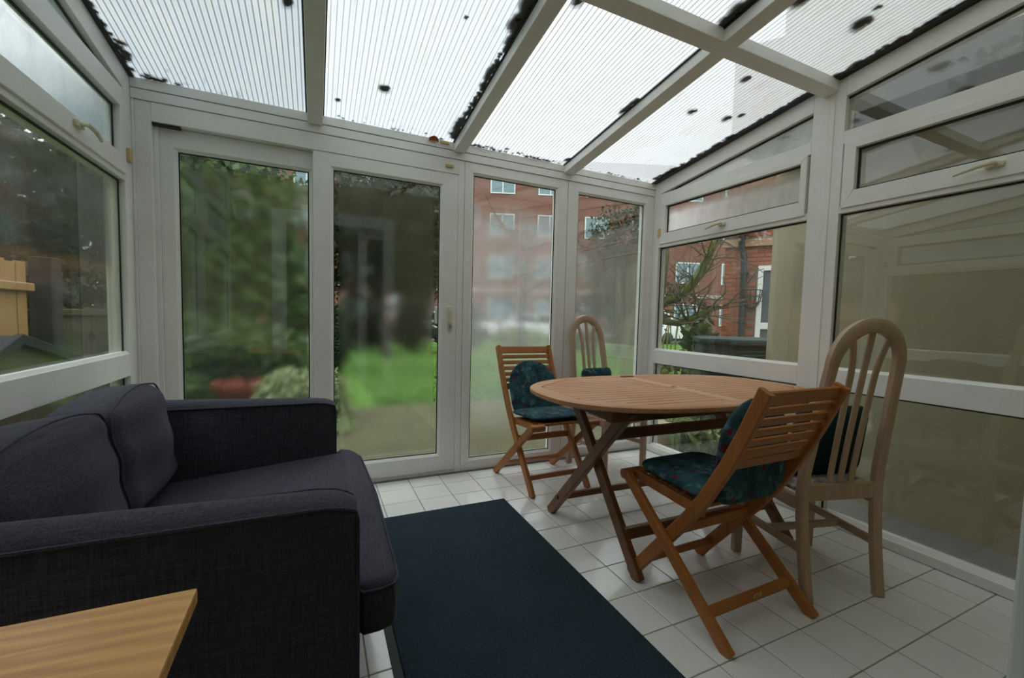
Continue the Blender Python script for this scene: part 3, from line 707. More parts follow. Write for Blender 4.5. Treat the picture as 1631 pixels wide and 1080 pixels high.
# ------------------------------------------------------------------ folding teak table
def build_table():
    T = thing('folding_table', 'oval slatted teak folding table with crossed legs and parasol hole', 'table', (1.665, 1.772, 0), math.radians(-1.5))
    A, B, N_, zt, th = .762, .492, 2.55, .737, .026
    def se(t, a=A, b=B): c, s_ = math.cos(t), math.sin(t); return (a*math.copysign(abs(c)**(2/N_), c), b*math.copysign(abs(s_)**(2/N_), s_))
    def half(x, a, b): return b*max(0, 1-abs(x/a)**N_)**(1/N_)
    n = 96; rim = MB(); r_o = [se(2*PI*k/n) for k in range(n)]
    # the inner edge of the rim is an octagon, as the slats see it
    ax, ay, cx_, cy_ = A-.085, B-.075, .40, .19
    octo = [(ax, cy_), (cx_, ay), (-cx_, ay), (-ax, cy_), (-ax, -cy_), (-cx_, -ay), (cx_, -ay), (ax, -cy_)]
    def octr(th_):
        d = Vector((math.cos(th_), math.sin(th_))); best = 9
        for i in range(8):
            p, q = Vector(octo[i]), Vector(octo[(i+1) % 8]); e = q-p; den = d.x*e.y-d.y*e.x
            if abs(den) > 1e-9:
                s_ = (p.x*e.y-p.y*e.x)/den; u = (p.x*d.y-p.y*d.x)/den
                if s_ > 0 and -1e-6 <= u <= 1+1e-6: best = min(best, s_)
        return (d.x*best, d.y*best)
    ri = []
    for x, y in r_o: ri.append(octr(math.atan2(y, x)))
    V = []
    for k in range(n):
        (x, y), (u, v) = r_o[k], ri[k]; s_ = .988
        V.append([(x*s_, y*s_, zt), (x, y, zt-.005), (x, y, zt-th+.006), (x*s_, y*s_, zt-th), (u, v, zt-th), (u, v, zt)])
    for k in range(n):
        V[k] = [rim.bm.verts.new(p) for p in V[k]]
    for k in range(n):
        a, b = V[k], V[(k+1) % n]
        for j in range(6): rim.bm.faces.new((a[j], a[(j+1) % 6], b[(j+1) % 6], b[j]))
    rim.build('rim', TABLEW, T, smooth=True)
    def octx(y):                         # half length of the octagon at y
        return ax if abs(y) <= cy_ else ax+(cx_-ax)*(abs(y)-cy_)/(ay-cy_)
    m = 16; pitch = 2*ay/m
    for i in range(m):
        y = -ay+pitch*(i+.5); h = pitch/2-.0028
        for s_ in (-1, 1):
            xa, x0, x1 = .040, octx(y-h)-.002, octx(y+h)-.002
            p = [(s_*xa, y-h), (s_*x0, y-h), (s_*x1, y+h), (s_*xa, y+h)]
            MB().prism(p, 'z', zt-.020, zt-.0005, .0018).build('slat', TABLEW, T)
    c = MB()
    for y0, y1 in ((-ay+.001, -.022), (.022, ay-.001)): c.box(-.037, .037, y0, y1, zt-.022, zt+.0005, .002)
    k_ = 16; R = .022
    for k in range(k_):                  # ring of wood round the parasol hole
        t0, t1 = 2*PI*k/k_, 2*PI*(k+1)/k_
        def ed(t): x, y = math.cos(t), math.sin(t); s_ = 1/max(abs(x)/.037, abs(y)/.0221); return (x*s_, y*s_)
        p = [(R*.82*math.cos(t0), R*.82*math.sin(t0)), ed(t0), ed(t1), (R*.82*math.cos(t1), R*.82*math.sin(t1))]
        c.prism(p, 'z', zt-.022, zt+.0005)
    c.build('cross_rail', TABLEWY, T)
    box('hinge_peg', TABLED, T, -.04, .04, ay-.02, ay+.01, zt, zt+.006, .002)
    # frame under the top
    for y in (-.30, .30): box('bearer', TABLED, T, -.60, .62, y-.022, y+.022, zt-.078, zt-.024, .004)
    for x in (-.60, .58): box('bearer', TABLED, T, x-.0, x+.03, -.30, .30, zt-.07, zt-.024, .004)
    # crossed legs: pair A slopes down to the near side, pair B to the far side
    for s_, xo in ((-1, 0), (1, 0)):
        xa = s_*.468+(.0 if s_ < 0 else -.02); xb_ = xa-s_*.036
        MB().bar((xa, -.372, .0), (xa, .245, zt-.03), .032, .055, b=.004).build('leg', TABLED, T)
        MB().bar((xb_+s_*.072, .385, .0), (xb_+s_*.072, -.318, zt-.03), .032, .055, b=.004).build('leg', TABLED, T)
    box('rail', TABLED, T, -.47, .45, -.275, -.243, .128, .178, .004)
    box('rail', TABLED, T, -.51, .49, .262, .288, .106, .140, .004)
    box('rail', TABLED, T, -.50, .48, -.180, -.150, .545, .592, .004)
    for y, z in ((.275, .123),):
        pk = MB().tube([(-.53, y, z), (-.48, y, z)], .013, 10).build('dowel', TABLED, T, smooth=True)
build_table()

# ------------------------------------------------------------------ folding teak chairs
LEGP = [(.268, 0), (.235, .045), (-.02, .345), (-.10, .452), (-.190, .60), (-.255, .73), (-.318, .872)]
def leg_y(z):
    for (y0, z0), (y1, z1) in zip(LEGP, LEGP[1:]):
        if z0 <= z <= z1: return y0+(y1-y0)*(z-z0)/(z1-z0)
    return LEGP[-1][0]
def build_folding_chair():
    C = thing('folding_chair', 'oiled teak folding chair with its back to the camera, nearest the camera', 'chair', (1.405, 1.218, 0), math.radians(1), 'teak folding chairs')
    w, d = .024, .050
    for s_ in (-1, 1):
        prof = [(-w/2, -d/2+.004), (-w/2+.004, -d/2), (w/2-.004, -d/2), (w/2, -d/2+.004), (w/2, d/2-.004), (w/2-.004, d/2), (-w/2+.004, d/2), (-w/2, d/2-.004)]
        MB().sweep([(s_*.198, y, z) for y, z in LEGP], prof, (1, 0, 0)).build('leg', TEAK, C)
        g = MB().bar((s_*.224, -.262, .0), (s_*.224, .292, .432), .026, .042, b=.005, seg=2).build('leg', TEAK, C)
        MB().bar((s_*.176, .298, .424), (s_*.176, -.085, .399), .022, .040, b=.005, seg=2).build('seat_rail', TEAK, C)
        MB().tube([(s_*.150, .297, .428), (s_*.240, .297, .428)], .021, 12).build('hinge', TEAK, C, smooth=True)
        sc1 = MB().tube([(s_*.209, -.068, .400), (s_*.212, -.068, .400)], .008, 10).build('screw', STEEL, C)
    for k in range(6):
        y = .265-.062*k; box('seat_slat', TEAKX, C, -.165, .165, y-.024, y+.024, .433-.004*k-.002*k, .449-.006*k, .003)
    # back: wide top and bottom rails with five slats between, let into the legs
    zs = [.846, .800, .762, .724, .686, .648, .606]
    for k, z in enumerate(zs):
        h = .050 if k == 0 else .042 if k == 6 else .026
        y = leg_y(z); dy = (leg_y(z+.02)-leg_y(z-.02))/.04; L = Vector((0, dy, 1)).normalized()*h/2
        MB().bar(Vector((0, y, z))-L, Vector((0, y, z))+L, .390, .014, b=.004, seg=2).build('back_slat', TEAKX, C)
    for z, hh, nm in ((.095, .030, 'stretcher'), (.30, .04, 'stretcher')):
        y = leg_y(z); MB().bar((-.19, y, z), (.19, y, z), .018, hh, side=(0, 1, 0), b=.003).build(nm, TEAKX, C)
    t = (.088/.432); y = -.262+.554*t
    st = MB().bar((-.215, y-.012, .088), (.215, y-.012, .088), .016, .038, side=(0, .6, -.5), b=.003).build('stretcher', TEAKX, C)
    return C
fc1 = build_folding_chair()
fc2 = copy_tree(fc1); fc2.location = (1.345, 2.640, 0); fc2.rotation_euler = (0, 0, math.radians(181.5))
fc2['label'] = 'oiled teak folding chair facing the camera in front of the garden windows'
def brass_tag():
    p = MB().box(-.022, .022, -.0008, .0008, -.012, .012, .0004).build('name_plate', BRASS, fc1)
    p['label'] = 'small brass plate on the rear stretcher'
    q = MB()
    for k in range(3): q.box(-.016, .014-.006*(k % 2), -.0012, -.0007, .005-.006*k, .0068-.006*k)
    q.build('engraved_lines', BLACKM, p)
    p.location = (.020, -.1735, .088); p.rotation_euler = (math.radians(-1), 0, 0)
brass_tag()

def arch_outline(w_, h, r_b=.04, n=14):
    """pad outline: half-round top, softly rounded bottom"""
    p = []
    for k in range(n+1): t = PI*k/n; p.append((w_/2*math.cos(t), h-w_/2+w_/2*math.sin(t)*1.0))
    for cx, a0 in ((-w_/2+r_b*2, PI), (w_/2-r_b*2, 1.5*PI)):
        for k in range(5): t = a0+PI/2*k/4; p.append((cx+r_b*2*math.cos(t), r_b*2+r_b*2*math.sin(t)))
    return p
def rrect(w_, h, r, n=5, ex=0):
    p = []
    for cx, cy, a in ((w_/2-r, h/2-r, 0), (-w_/2+r, h/2-r, PI/2), (-w_/2+r, -h/2+r, PI), (w_/2-r, -h/2+r, 1.5*PI)):
        for k in range(n+1): t = a+PI/2*k/n; p.append((cx+r*math.cos(t), cy+r*math.sin(t)))
    return p
def dense(p, m=3):
    o = []
    for i, a in enumerate(p):
        b = p[(i+1) % len(p)]; L = math.dist(a, b); k = max(1, int(L/.03))
        for j in range(k): o.append((a[0]+(b[0]-a[0])*j/k, a[1]+(b[1]-a[1])*j/k))
    return o
def chair_cushion(loc, rz, label, by=-.128, lean=.05, bz=.432):
    C = thing('chair_cushion', label, 'cushion', loc, rz, 'teal patterned two-piece chair cushions')
    MB().inflate(dense(rrect(.40, .40, .09)), .055, Matrix.Translation((0, .085, .466)) @ Matrix.Rotation(.06, 4, 'X')).build('seat_pad', CUSH, C, smooth='all')
    M = Matrix.Translation((0, by, bz)) @ Matrix.Rotation(PI/2+lean, 4, 'X')
    MB().inflate(dense(arch_outline(.365, .385)), .075, M).build('back_pad', CUSH, C, smooth='all')
    return C
c1 = chair_cushion((1.405, 1.218, 0), math.radians(1), 'teal and red patterned two-piece cushion on the nearest folding chair')
c2 = chair_cushion(fc2.location, fc2.rotation_euler.z, 'teal and red patterned two-piece cushion on the folding chair by the garden windows', -.065, .40, .425)

# ------------------------------------------------------------------ arched dining chairs
def build_arched_chair():
    C = thing('arched_dining_chair', 'limed wood dining chair with tall arched slatted back, nearest the right windows', 'chair', (1.857, .985, 0), math.radians(-15.2), 'arched limed dining chairs')
    hw = .176
    def yb(z):                             # raked back posts
        return .05*math.sin(min(z, .46)/.46*PI/2) if z < .46 else .05-.10*((z-.46)/.62)**1.1
    def prof(w_, d, c=.008): return [(-w_/2, -d/2+c), (-w_/2+c, -d/2), (w_/2-c, -d/2), (w_/2, -d/2+c), (w_/2, d/2-c), (w_/2-c, d/2), (-w_/2+c, d/2), (-w_/2, d/2-c)]
    zj, ah, ht = .925, .158, .150
    for s_ in (-1, 1):
        pts = [(s_*(hw-.010*(1-min(z/.45, 1))-(hw-ht)*max(0, (z-.45)/.475)), yb(z), z) for z in (0, .08, .2, .32, .42, .50, .62, .74, .84, zj)]
        MB().sweep(pts, prof(.042, .038), (1, 0, 0)).build('back_leg', LIMED, C, smooth=True)
        MB().bar((s_*.195, .405, 0), (s_*.195, .40, .405), .036, .036, b=.005, seg=2).build('front_leg', LIMED, C)
        box('side_rail', LIMED, C, s_*.190-.011, s_*.190+.011, .06, .39, .352, .408, .003)
        MB().bar((s_*.178, .03, .20), (s_*.192, .40, .20), .018, .032, b=.003).build('stretcher', LIMED, C)
    pts = []; n = 18
    for k in range(n+1):
        t = PI*k/n; z = zj+ah*math.sin(t); pts.append((ht*math.cos(t), yb(z), z))
    # the flat face of the bow stays in the plane of the back
    m = MB(); rs = []
    for i, p in enumerate(pts):
        d = (Vector(pts[min(i+1, n)])-Vector(pts[max(i-1, 0)])).normalized(); a = Vector((0, 1, -.14)).normalized(); a = (a-d*a.dot(d)).normalized(); nn = d.cross(a)
        wd = .044+.010*math.sin(PI*i/n)
        rs.append([Vector(p)+a*u*.036/.042+nn*v*wd/.042 for u, v in [(q, r_) for q, r_ in prof(.042, .042)]])
    m.rings(rs); m.build('bow', LIMED, C, smooth=True)
    box('back_rail', LIMED, C, -hw+.015, hw-.015, .038, .062, .385, .452, .004)
    box('front_rail', LIMED, C, -.185, .185, .388, .410, .352, .408, .003)
    MB().bar((-.185, .22, .20), (.185, .22, .20), .018, .03, side=(0, 1, 0), b=.003).build('stretcher', LIMED, C)
    for s_ in (-1, 0, 1):
        z1 = zj+ah*math.sqrt(max(0, 1-((.088*s_)/ht)**2))-.004
        pts = []
        for k in range(13):
            t = k/12; z = .445+(z1-.445)*t; x = s_*(.050+.006*t+.032*max(0, (t-.72)/.28)**2.0); pts.append((x, yb(z)+.002, z))
        MB().sweep(pts, prof(.026, .014, .004), (1, 0, 0)).build('back_slat', LIMED, C, smooth=True)
    pad = [(-.172, .045), (.172, .045), (.205, .41), (.17, .43), (-.17, .43), (-.205, .41)]
    MB().inflate(dense(pad), .058, Matrix.Translation((0, 0, .425)), power=5).build('seat_pad', SEATPAD, C, smooth='all')
    return C
ac1 = build_arched_chair()
ac2 = copy_tree(ac1); ac2.location = (1.858, 2.905, 0); ac2.rotation_euler = (0, 0, math.radians(190)); ac2['label'] = 'limed wood dining chair with tall arched slatted back, in the far corner behind the table'
def loose_cushions():
    M = Matrix.Rotation(PI/2+.13, 4, 'X')
    o = MB().inflate(dense(rrect(.35, .30, .05)), .085, M).build('scatter_cushion', TEALD, None, smooth='all')
    o.matrix_world = Matrix.Translation((1.857, .985, 0)) @ Matrix.Rotation(math.radians(-15.2), 4, 'Z') @ Matrix.Translation((.01, .135, .600))
    tag(o, 'plain dark teal cushion leaning against the back of the nearest arched chair', 'cushion')
    o = MB().inflate(dense(rrect(.30, .27, .04)), .075, M).build('scatter_cushion', CUSH, None, smooth='all')
    o.matrix_world = Matrix.Translation((1.858, 2.905, 0)) @ Matrix.Rotation(math.radians(190), 4, 'Z') @ Matrix.Translation((0, .108, .585))
    tag(o, 'blue and teal patterned cushion leaning on the far arched chair behind the table', 'cushion')
loose_cushions()

# ================================================================== outside
GZ = -.13
GRASS = mat_grass()
PAVE = plain('brown_paving', (.072, .068, .026), .9, var=.35, scale=2.5, bump=.2)
LEAF_D = mat_leaf('dark_evergreen_leaf', (.006, .016, .005), (.030, .062, .014))
LEAF_M = mat_leaf('mid_green_leaf', (.025, .065, .010), (.085, .150, .030))
LEAF_G = mat_leaf('fresh_green_leaf', (.030, .074, .010), (.090, .165, .026))
LEAF_O = mat_leaf('olive_ivy_leaf', (.013, .021, .006), (.050, .058, .016))
LEAF_V = mat_leaf('variegated_leaf', (.10, .17, .05), (.42, .47, .24))
LEAF_Y = mat_leaf('yellow_green_leaf', (.13, .17, .02), (.34, .36, .05))
BARK = plain('grey_brown_bark', (.050, .042, .030), .95, var=.4, scale=14, bump=.6)
MOSSY = plain('mossy_green_bark', (.105, .125, .022), .95, var=.5, scale=22, bump=.7)
TWIG = plain('twig_bark', (.115, .10, .055), .9, var=.3, scale=30)
def ground():
    tag(MB().box(-24, 60, YB+.1, 60, GZ-.2, GZ).build('lawn', GRASS), 'bright green lawn beyond the garden paving', 'lawn', kind='structure')
    tag(MB().box(-.4, 8, YB+.1, 6.05, GZ-.05, GZ+.018, .006).build('patio', PAVE), 'brownish paved strip just outside the patio door', 'paving', kind='structure')
    tag(MB().box(XR+.09, 8, .3, YB+.1, GZ-.2, GZ+.015, .004).build('side_path', plain('grey_concrete', (.20, .19, .17), .9, var=.2, scale=4, bump=.2)), 'grey concrete path along the right side', 'path', kind='structure')
    tag(MB().box(-24, XL-.09, -2, YB+.1, GZ-.2, GZ).build('side_lawn', GRASS), 'green lawn left of the conservatory', 'lawn', kind='structure')
    tag(MB().box(-8, 70, 21, 34, GZ, GZ+.015).build('car_park', plain('grey_tarmac', (.07, .07, .07), .9)), 'grey car park beyond the lawn', 'paving', kind='structure')
    n = 9000; x = RNG.uniform(.7, 5.6, n); y = 6.1+RNG.random(n)**1.5*5.2; h = RNG.uniform(.03, .075, n); a = RNG.uniform(0, 6.28, n); l = RNG.normal(0, .02, (n, 2)); wv = .006
    V = np.zeros((n, 3, 3)); V[:, 0] = np.c_[x-wv*np.cos(a), y-wv*np.sin(a), np.full(n, GZ)]; V[:, 1] = np.c_[x+wv*np.cos(a), y+wv*np.sin(a), np.full(n, GZ)]; V[:, 2] = np.c_[x+l[:, 0], y+l[:, 1], GZ+h]
    tag(raw('grass', V.reshape(-1, 3), np.arange(3*n), 3, LEAF_M), 'short grass blades standing on the lawn', 'grass', kind='stuff')
def raw(name, V, idx, k, mat, parent=None):
    me = bpy.data.meshes.new(name); nf = len(idx)//k
    me.vertices.add(len(V)); me.vertices.foreach_set('co', np.ascontiguousarray(V, dtype=np.float32).ravel())
    me.loops.add(len(idx)); me.loops.foreach_set('vertex_index', np.ascontiguousarray(idx, dtype=np.int32))
    me.polygons.add(nf); me.polygons.foreach_set('loop_start', np.arange(0, nf*k, k, dtype=np.int32)); me.update(calc_edges=True)
    me.materials.append(mat); return link(bpy.data.objects.new(name, me), parent)
def leaves(parent, blobs, n, size, mat, shell=.55, name='foliage', seed=1):
    """a crown of folded leaves filling the given ellipsoids (cx,cy,cz,rx,ry,rz)"""
    g = np.random.default_rng(seed); B = np.array(blobs, float); vol = (B[:, 3]*B[:, 4]*B[:, 5])**.75; pick = g.choice(len(B), n, p=vol/vol.sum())
    d = g.normal(size=(n, 3)); d /= np.linalg.norm(d, axis=1)[:, None]; r = (shell+(1-shell)*g.random(n)**.8)*g.normal(1, .07, n)
    c = B[pick, :3]+d*r[:, None]*B[pick, 3:]
    t = g.normal(size=(n, 3)); t[:, 2] -= .4; t /= np.linalg.norm(t, axis=1)[:, None]
    s_ = np.cross(t, d+g.normal(size=(n, 3))*.5); s_ /= np.linalg.norm(s_, axis=1)[:, None]; nn = np.cross(t, s_)
    L = (size*g.uniform(.6, 1.35, n))[:, None]; Wd = L*.32
    V = np.stack([c-t*L*.5, c+s_*Wd+nn*L*.08, c+t*L*.5, c-s_*Wd+nn*L*.08], 1)
    return tag(raw(name, V.reshape(-1, 3), np.arange(4*n), 4, mat, parent), kind='stuff')
ground()
def limb(m, p, d, L, r, seg=6, wob=.18, droop=0, rnd=random):
    pts = [Vector(p)]; d = Vector(d).normalized()
    for k in range(seg):
        d = (d+Vector((rnd.uniform(-1, 1), rnd.uniform(-1, 1), rnd.uniform(-1, 1)))*wob+Vector((0, 0, -droop))).normalized(); pts.append(pts[-1]+d*L/seg)
    m.tube(pts, [r*(1-.75*k/seg) for k in range(seg+1)], 6); return pts
def tree(name, label, x, y, h, blobs, n, size, mat, r=.14, seed=1, bark=BARK, group=None, base=.25):
    T = thing(name, label, 'tree', (x, y, GZ), 0, group); rnd = random.Random(seed); m = MB()
    top = limb(m, (0, 0, 0), (rnd.uniform(-.1, .1), rnd.uniform(-.1, .1), 1), h*.85, r, 8, .06, rnd=rnd); m.build('trunk', bark, T, smooth=True)
    b = MB()
    for k in range(12):
        q = top[2+k % 6]; a = rnd.uniform(0, 6.3); limb(b, q, (math.cos(a), math.sin(a), rnd.uniform(.2, .9)), h*rnd.uniform(.2, .38), r*.35, 5, .2, rnd=rnd)
    b.build('branches', bark, T)['kind'] = 'stuff'
    leaves(T, blobs, n, size, mat, seed=seed); return T
def shrub(name, label, x, y, blobs, n, size, mat, seed=1, cat='shrub', group=None, shell=.5):
    T = thing(name, label, cat, (x, y, GZ), 0, group); m = MB(); rnd = random.Random(seed)
    for k in range(7):
        a = rnd.uniform(0, 6.3); limb(m, (.05*math.cos(a), .05*math.sin(a), 0), (.5*math.cos(a), .5*math.sin(a), 1), blobs[0][2]+blobs[0][5]*.5, .014, 5, .15, rnd=rnd)
    m.build('stems', BARK, T)['kind'] = 'stuff'
    leaves(T, blobs, n, size, mat, seed=seed, shell=shell); return T

# ---- back garden, left to right
tree('evergreen_tree', 'tall dark evergreen tree behind the left leaf of the patio door', -1.9, 10.6, 5.0, [(0, 0, 3.0, 1.8, 1.3, 2.2), (.45, -.2, 1.5, 1.7, 1.2, 1.5), (-.9, .1, 3.6, 1.2, 1.2, 1.5)], 14000, .19, LEAF_G, seed=2)
tree('evergreen_tree', 'dark spreading evergreen seen through the middle of the patio door', 1.75, 13.0, 5.8, [(0, 0, 4.2, 1.9, 1.4, 1.9), (-.6, .1, 2.9, 1.4, 1.1, 1.4), (.7, .1, 2.9, 1.2, 1.1, 1.3)], 12000, .17, LEAF_O, seed=3)
tree('evergreen_tree', 'dense evergreen tree at the left garden corner behind the sofa', -5.8, 12.4, 5.6, [(0, 0, 3.0, 1.5, 1.3, 2.4), (.3, 0, 1.6, 1.4, 1.2, 1.5)], 8000, .15, LEAF_D, seed=4)
tree('broadleaf_tree', 'ivy clad tree behind the door glass, right of the evergreens', 3.7, 17.4, 6.8, [(0, 0, 4.2, 1.3, 1.3, 2.2), (-.3, 0, 2.6, .8, .8, 1.6)], 4200, .17, LEAF_O, seed=5)
shrub('clipped_hedge', 'dark green clipped hedge column between the two door leaves', .33, 9.75, [(0, 0, .72, .30, .4, .72), (0, 0, .5, .32, .4, .5)], 3800, .05, LEAF_D, seed=6, cat='hedge')
shrub('variegated_shrub', 'cream variegated shrub just outside beside the door stile', .10, 5.55, [(0, 0, .30, .27, .25, .30), (.05, -.05, .12, .25, .25, .16)], 1800, .055, LEAF_V, seed=7)
shrub('pale_shrub', 'pale green rounded bush outside behind the right end of the sofa arm', -.24, 5.0, [(0, 0, .32, .30, .36, .34)], 2600, .06, LEAF_V, seed=8)
shrub('pale_shrub', 'pale green rounded bush outside at the left edge of the sliding leaf', -1.22, 5.45, [(0, 0, .30, .30, .34, .32)], 2200, .06, LEAF_M, seed=9)
shrub('ground_ivy', 'low ivy spilling over the paving by the door stile', .22, 5.0, [(0, 0, .05, .16, .35, .07)], 500, .05, LEAF_V, seed=10)
shrub('laurel_hedge', 'dark green bushy laurel behind the pale bushes, left of the patio door stile', -1.05, 7.5, [(0, 0, .55, .95, .45, .55), (-.7, 0, .6, .7, .45, .6), (.55, 0, .5, .5, .4, .5)], 4200, .10, LEAF_M, seed=12)
def topiary():
    T = thing('potted_topiary', 'round dark clipped bush in a red clay pot beyond the left door leaf', 'plant', (-.66, 5.65, GZ))
    MB().lathe([(.0001, 0), (.20, 0), (.29, .38), (.31, .38), (.31, .45), (.27, .45), (.26, .41), (.0001, .41)], n=22).build('pot', plain('red_clay_pot', (.20, .045, .018), .85, var=.2, scale=10), T, smooth=True)
    MB().tube([(0, 0, .34), (.01, 0, .62)], .02, 8).build('stem', BARK, T); leaves(T, [(0, 0, .74, .20, .20, .20)], 2200, .04, LEAF_M, .6, seed=11)
topiary()
for k, (x, y, r, h, mt, lb) in enumerate([(5.2, 17.0, .9, .72, LEAF_Y, 'yellow green bush at the lawn edge left of the fixed window'), (7.2, 16.3, 1.1, .78, LEAF_Y, 'yellow green bush in the middle of the fixed window, before the white cars'),
        (9.2, 15.4, 1.1, .74, LEAF_M, 'mid green bush at the lawn edge, seen beside the arched chair'), (11.9, 15.2, 1.0, .8, LEAF_M, 'mid green bush furthest right along the lawn edge'), (2.2, 18.6, .9, .66, LEAF_O, 'olive bush at the lawn edge behind the door handle')]):
    shrub('border_shrub', lb, x, y, [(0, 0, h*.55, r, r*.7, h*.6)], 1500, .11, mt, seed=20+k, group='bushes along the far edge of the lawn')

shrub('tall_laurel', 'tall dark laurel at the lawn end behind the patio door, left one', 1.2, 15.8, [(0, 0, .95, .95, .6, 1.0), (.5, 0, .6, .8, .6, .6)], 2600, .14, LEAF_O, seed=27)
shrub('tall_laurel', 'tall dark laurel at the lawn end behind the patio door, right one', 4.3, 15.0, [(0, 0, .85, .9, .6, .9)], 2200, .14, LEAF_O, seed=28)

shrub('tall_laurel', 'tall dark laurel at the lawn end behind the patio door, middle one', 2.75, 14.9, [(0, 0, 1.0, .55, .6, 1.05)], 2400, .14, LEAF_O, seed=29)

# ---- far brick apartments
def far_building():
    A = thing('apartment_building', 'long red brick apartment block beyond the lawn and car park', 'building', (-8, 38.4, GZ), -.42)
    BR = plain('far_red_brick', (.185, .078, .053), .9, var=.22, scale=1.4)
    W, H = 48, 12.0
    MB().box(0, W, 0, 9, 0, H, .02).build('wall', BR, A)
    MB().hull([(-.4, -.5, H), (W+.4, -.5, H), (W+.4, 9.5, H), (-.4, 9.5, H), (1, 4, H+1.4), (W-1, 4, H+1.4), (W-1, 5, H+1.4), (1, 5, H+1.4)]).build('roof', plain('grey_slate', (.10, .10, .11), .8), A)
    box('string_course', plain('pale_stone', (.42, .36, .29), .9), A, -.05, W+.05, -.08, .05, 3.0, 3.22, .01)
    FR = plain('pale_window_frame', (.62, .66, .64), .5); GL = plain('blue_grey_window_glass', (.16, .25, .28), .12, var=.3, scale=1)
    m = {}
    for z in (1.05, 4.0, 6.9, 9.75):
        for i in range(14):
            x = 1.6+3.3*i
            if 'f' not in m:
                f = MB()
                for b in ((-.85, -.77, 0, 1.5), (.77, .85, 0, 1.5), (-.04, .04, .08, 1.42), (-.77, .77, 0, .08), (-.77, .77, 1.42, 1.5)): f.box(b[0], b[1], -.06, .05, b[2], b[3])
                m['f'] = f.build('window', FR, A); m['p'] = MB().box(-.78, .78, -.02, .01, .05, 1.45).build('pane', GL, m['f']); o = m['f']
            else: o = copy_tree(m['f'], A)
            o.location = (x, 0, z)
    for i in (4, 9): 
        box('door', plain('dark_door', (.05, .07, .07), .5), A, 3.3*i-.5, 3.3*i+.5, -.06, .02, 0, 2.2, .01)
far_building()
def car(x, y, rz, label, van=False):
    C_ = thing('parked_car', label, 'car', (x, y, GZ+.02), rz, 'white cars parked beyond the lawn'); WH = plain('white_car_paint', (.80, .82, .83), .25, var=.02); DK = plain('dark_car_glass', (.03, .035, .04), .1)
    pr = [(-2.1, .3), (2.1, .3), (2.15, .62), (2.05, .82), (1.15, .95), (.55, 1.42), (-1.2, 1.46), (-1.9, 1.0), (-2.12, .9)] if not van else [(-2.4, .3), (2.3, .3), (2.35, .8), (1.9, 1.05), (1.35, 1.75), (1.0, 1.92), (-2.35, 1.95), (-2.42, 1.0)]
    MB().prism(pr, 'y', -.85, .85, .07, 2).build('body', WH, C_, smooth=True)
    g = [(.98, .97), (.50, 1.36), (-.25, 1.39), (-.25, .97)] if not van else [(1.7, 1.1), (1.28, 1.66), (.5, 1.68), (.5, 1.1)]
    MB().prism(g, 'y', -.865, .865).build('side_window', DK, C_)
    if not van: MB().prism([(-.35, .97), (-.35, 1.39), (-1.15, 1.38), (-1.6, .99)], 'y', -.865, .865).build('side_window', DK, C_)
    for sx_ in (-1.35, 1.35):
        for sy_ in (-.78, .78):
            o = MB().lathe([(.0001, -.1), (.26, -.1), (.32, -.07), (.32, .07), (.26, .1), (.0001, .1)], n=18).build('wheel', BLACKM, C_, smooth=True); o.location = (sx_, sy_, .32); o.rotation_euler = (PI/2, 0, 0)
car(7.1, 24.4, -.42, 'white parked car, leftmost, beside the door handle')
car(11.3, 22.8, -.42, 'white parked car in the middle of the fixed window')
car(16.6, 20.6, -.42, 'white parked van at the right, behind the arched chair in the corner', True)
car(20.6, 23.4, -.42, 'white parked car seen through the branches in the right wall window')

# ---- bare trees in front of the apartments
def bare_tree(label, x, y, h, seed, r=.13):
    T = thing('bare_tree', label, 'tree', (x, y, GZ)); rnd = random.Random(seed); m = MB(); tp = limb(m, (0, 0, 0), (.05, 0, 1), h*.7, r, 8, .08, rnd=rnd); m.build('trunk', BARK, T, smooth=True)
    b = MB(); tw = MB()
    for k in range(12):
        q = tp[2+k % 7]; a = rnd.uniform(0, 6.3); pt = limb(b, q, (math.cos(a), math.sin(a), rnd.uniform(.3, 1)), h*rnd.uniform(.25, .45), r*.4, 6, .2, rnd=rnd)
        for j in range(8):
            q2 = pt[1+j % 6]; a = rnd.uniform(0, 6.3); limb(tw, q2, (math.cos(a), math.sin(a), rnd.uniform(-.2, .8)), h*rnd.uniform(.08, .2), .016, 4, .3, rnd=rnd)
    b.build('branches', BARK, T)['kind'] = 'stuff'; tw.build('twigs', TWIG, T)['kind'] = 'stuff'
bare_tree('leafless tree in front of the brick apartments, seen high in the fixed window', 6.3, 14.2, 5.6, 31)
bare_tree('leafless tree whose twigs fill the top of the corner window', 6.9, 10.6, 4.6, 32)
tree('olive_tree', 'olive green loose tree in front of the apartments, seen in the corner window', 9.9, 13.4, 6.5, [(0, 0, 3.2, 1.6, 1.3, 2.3), (.3, 0, 1.5, 1.5, 1.2, 1.3)], 7000, .15, LEAF_O, seed=33)

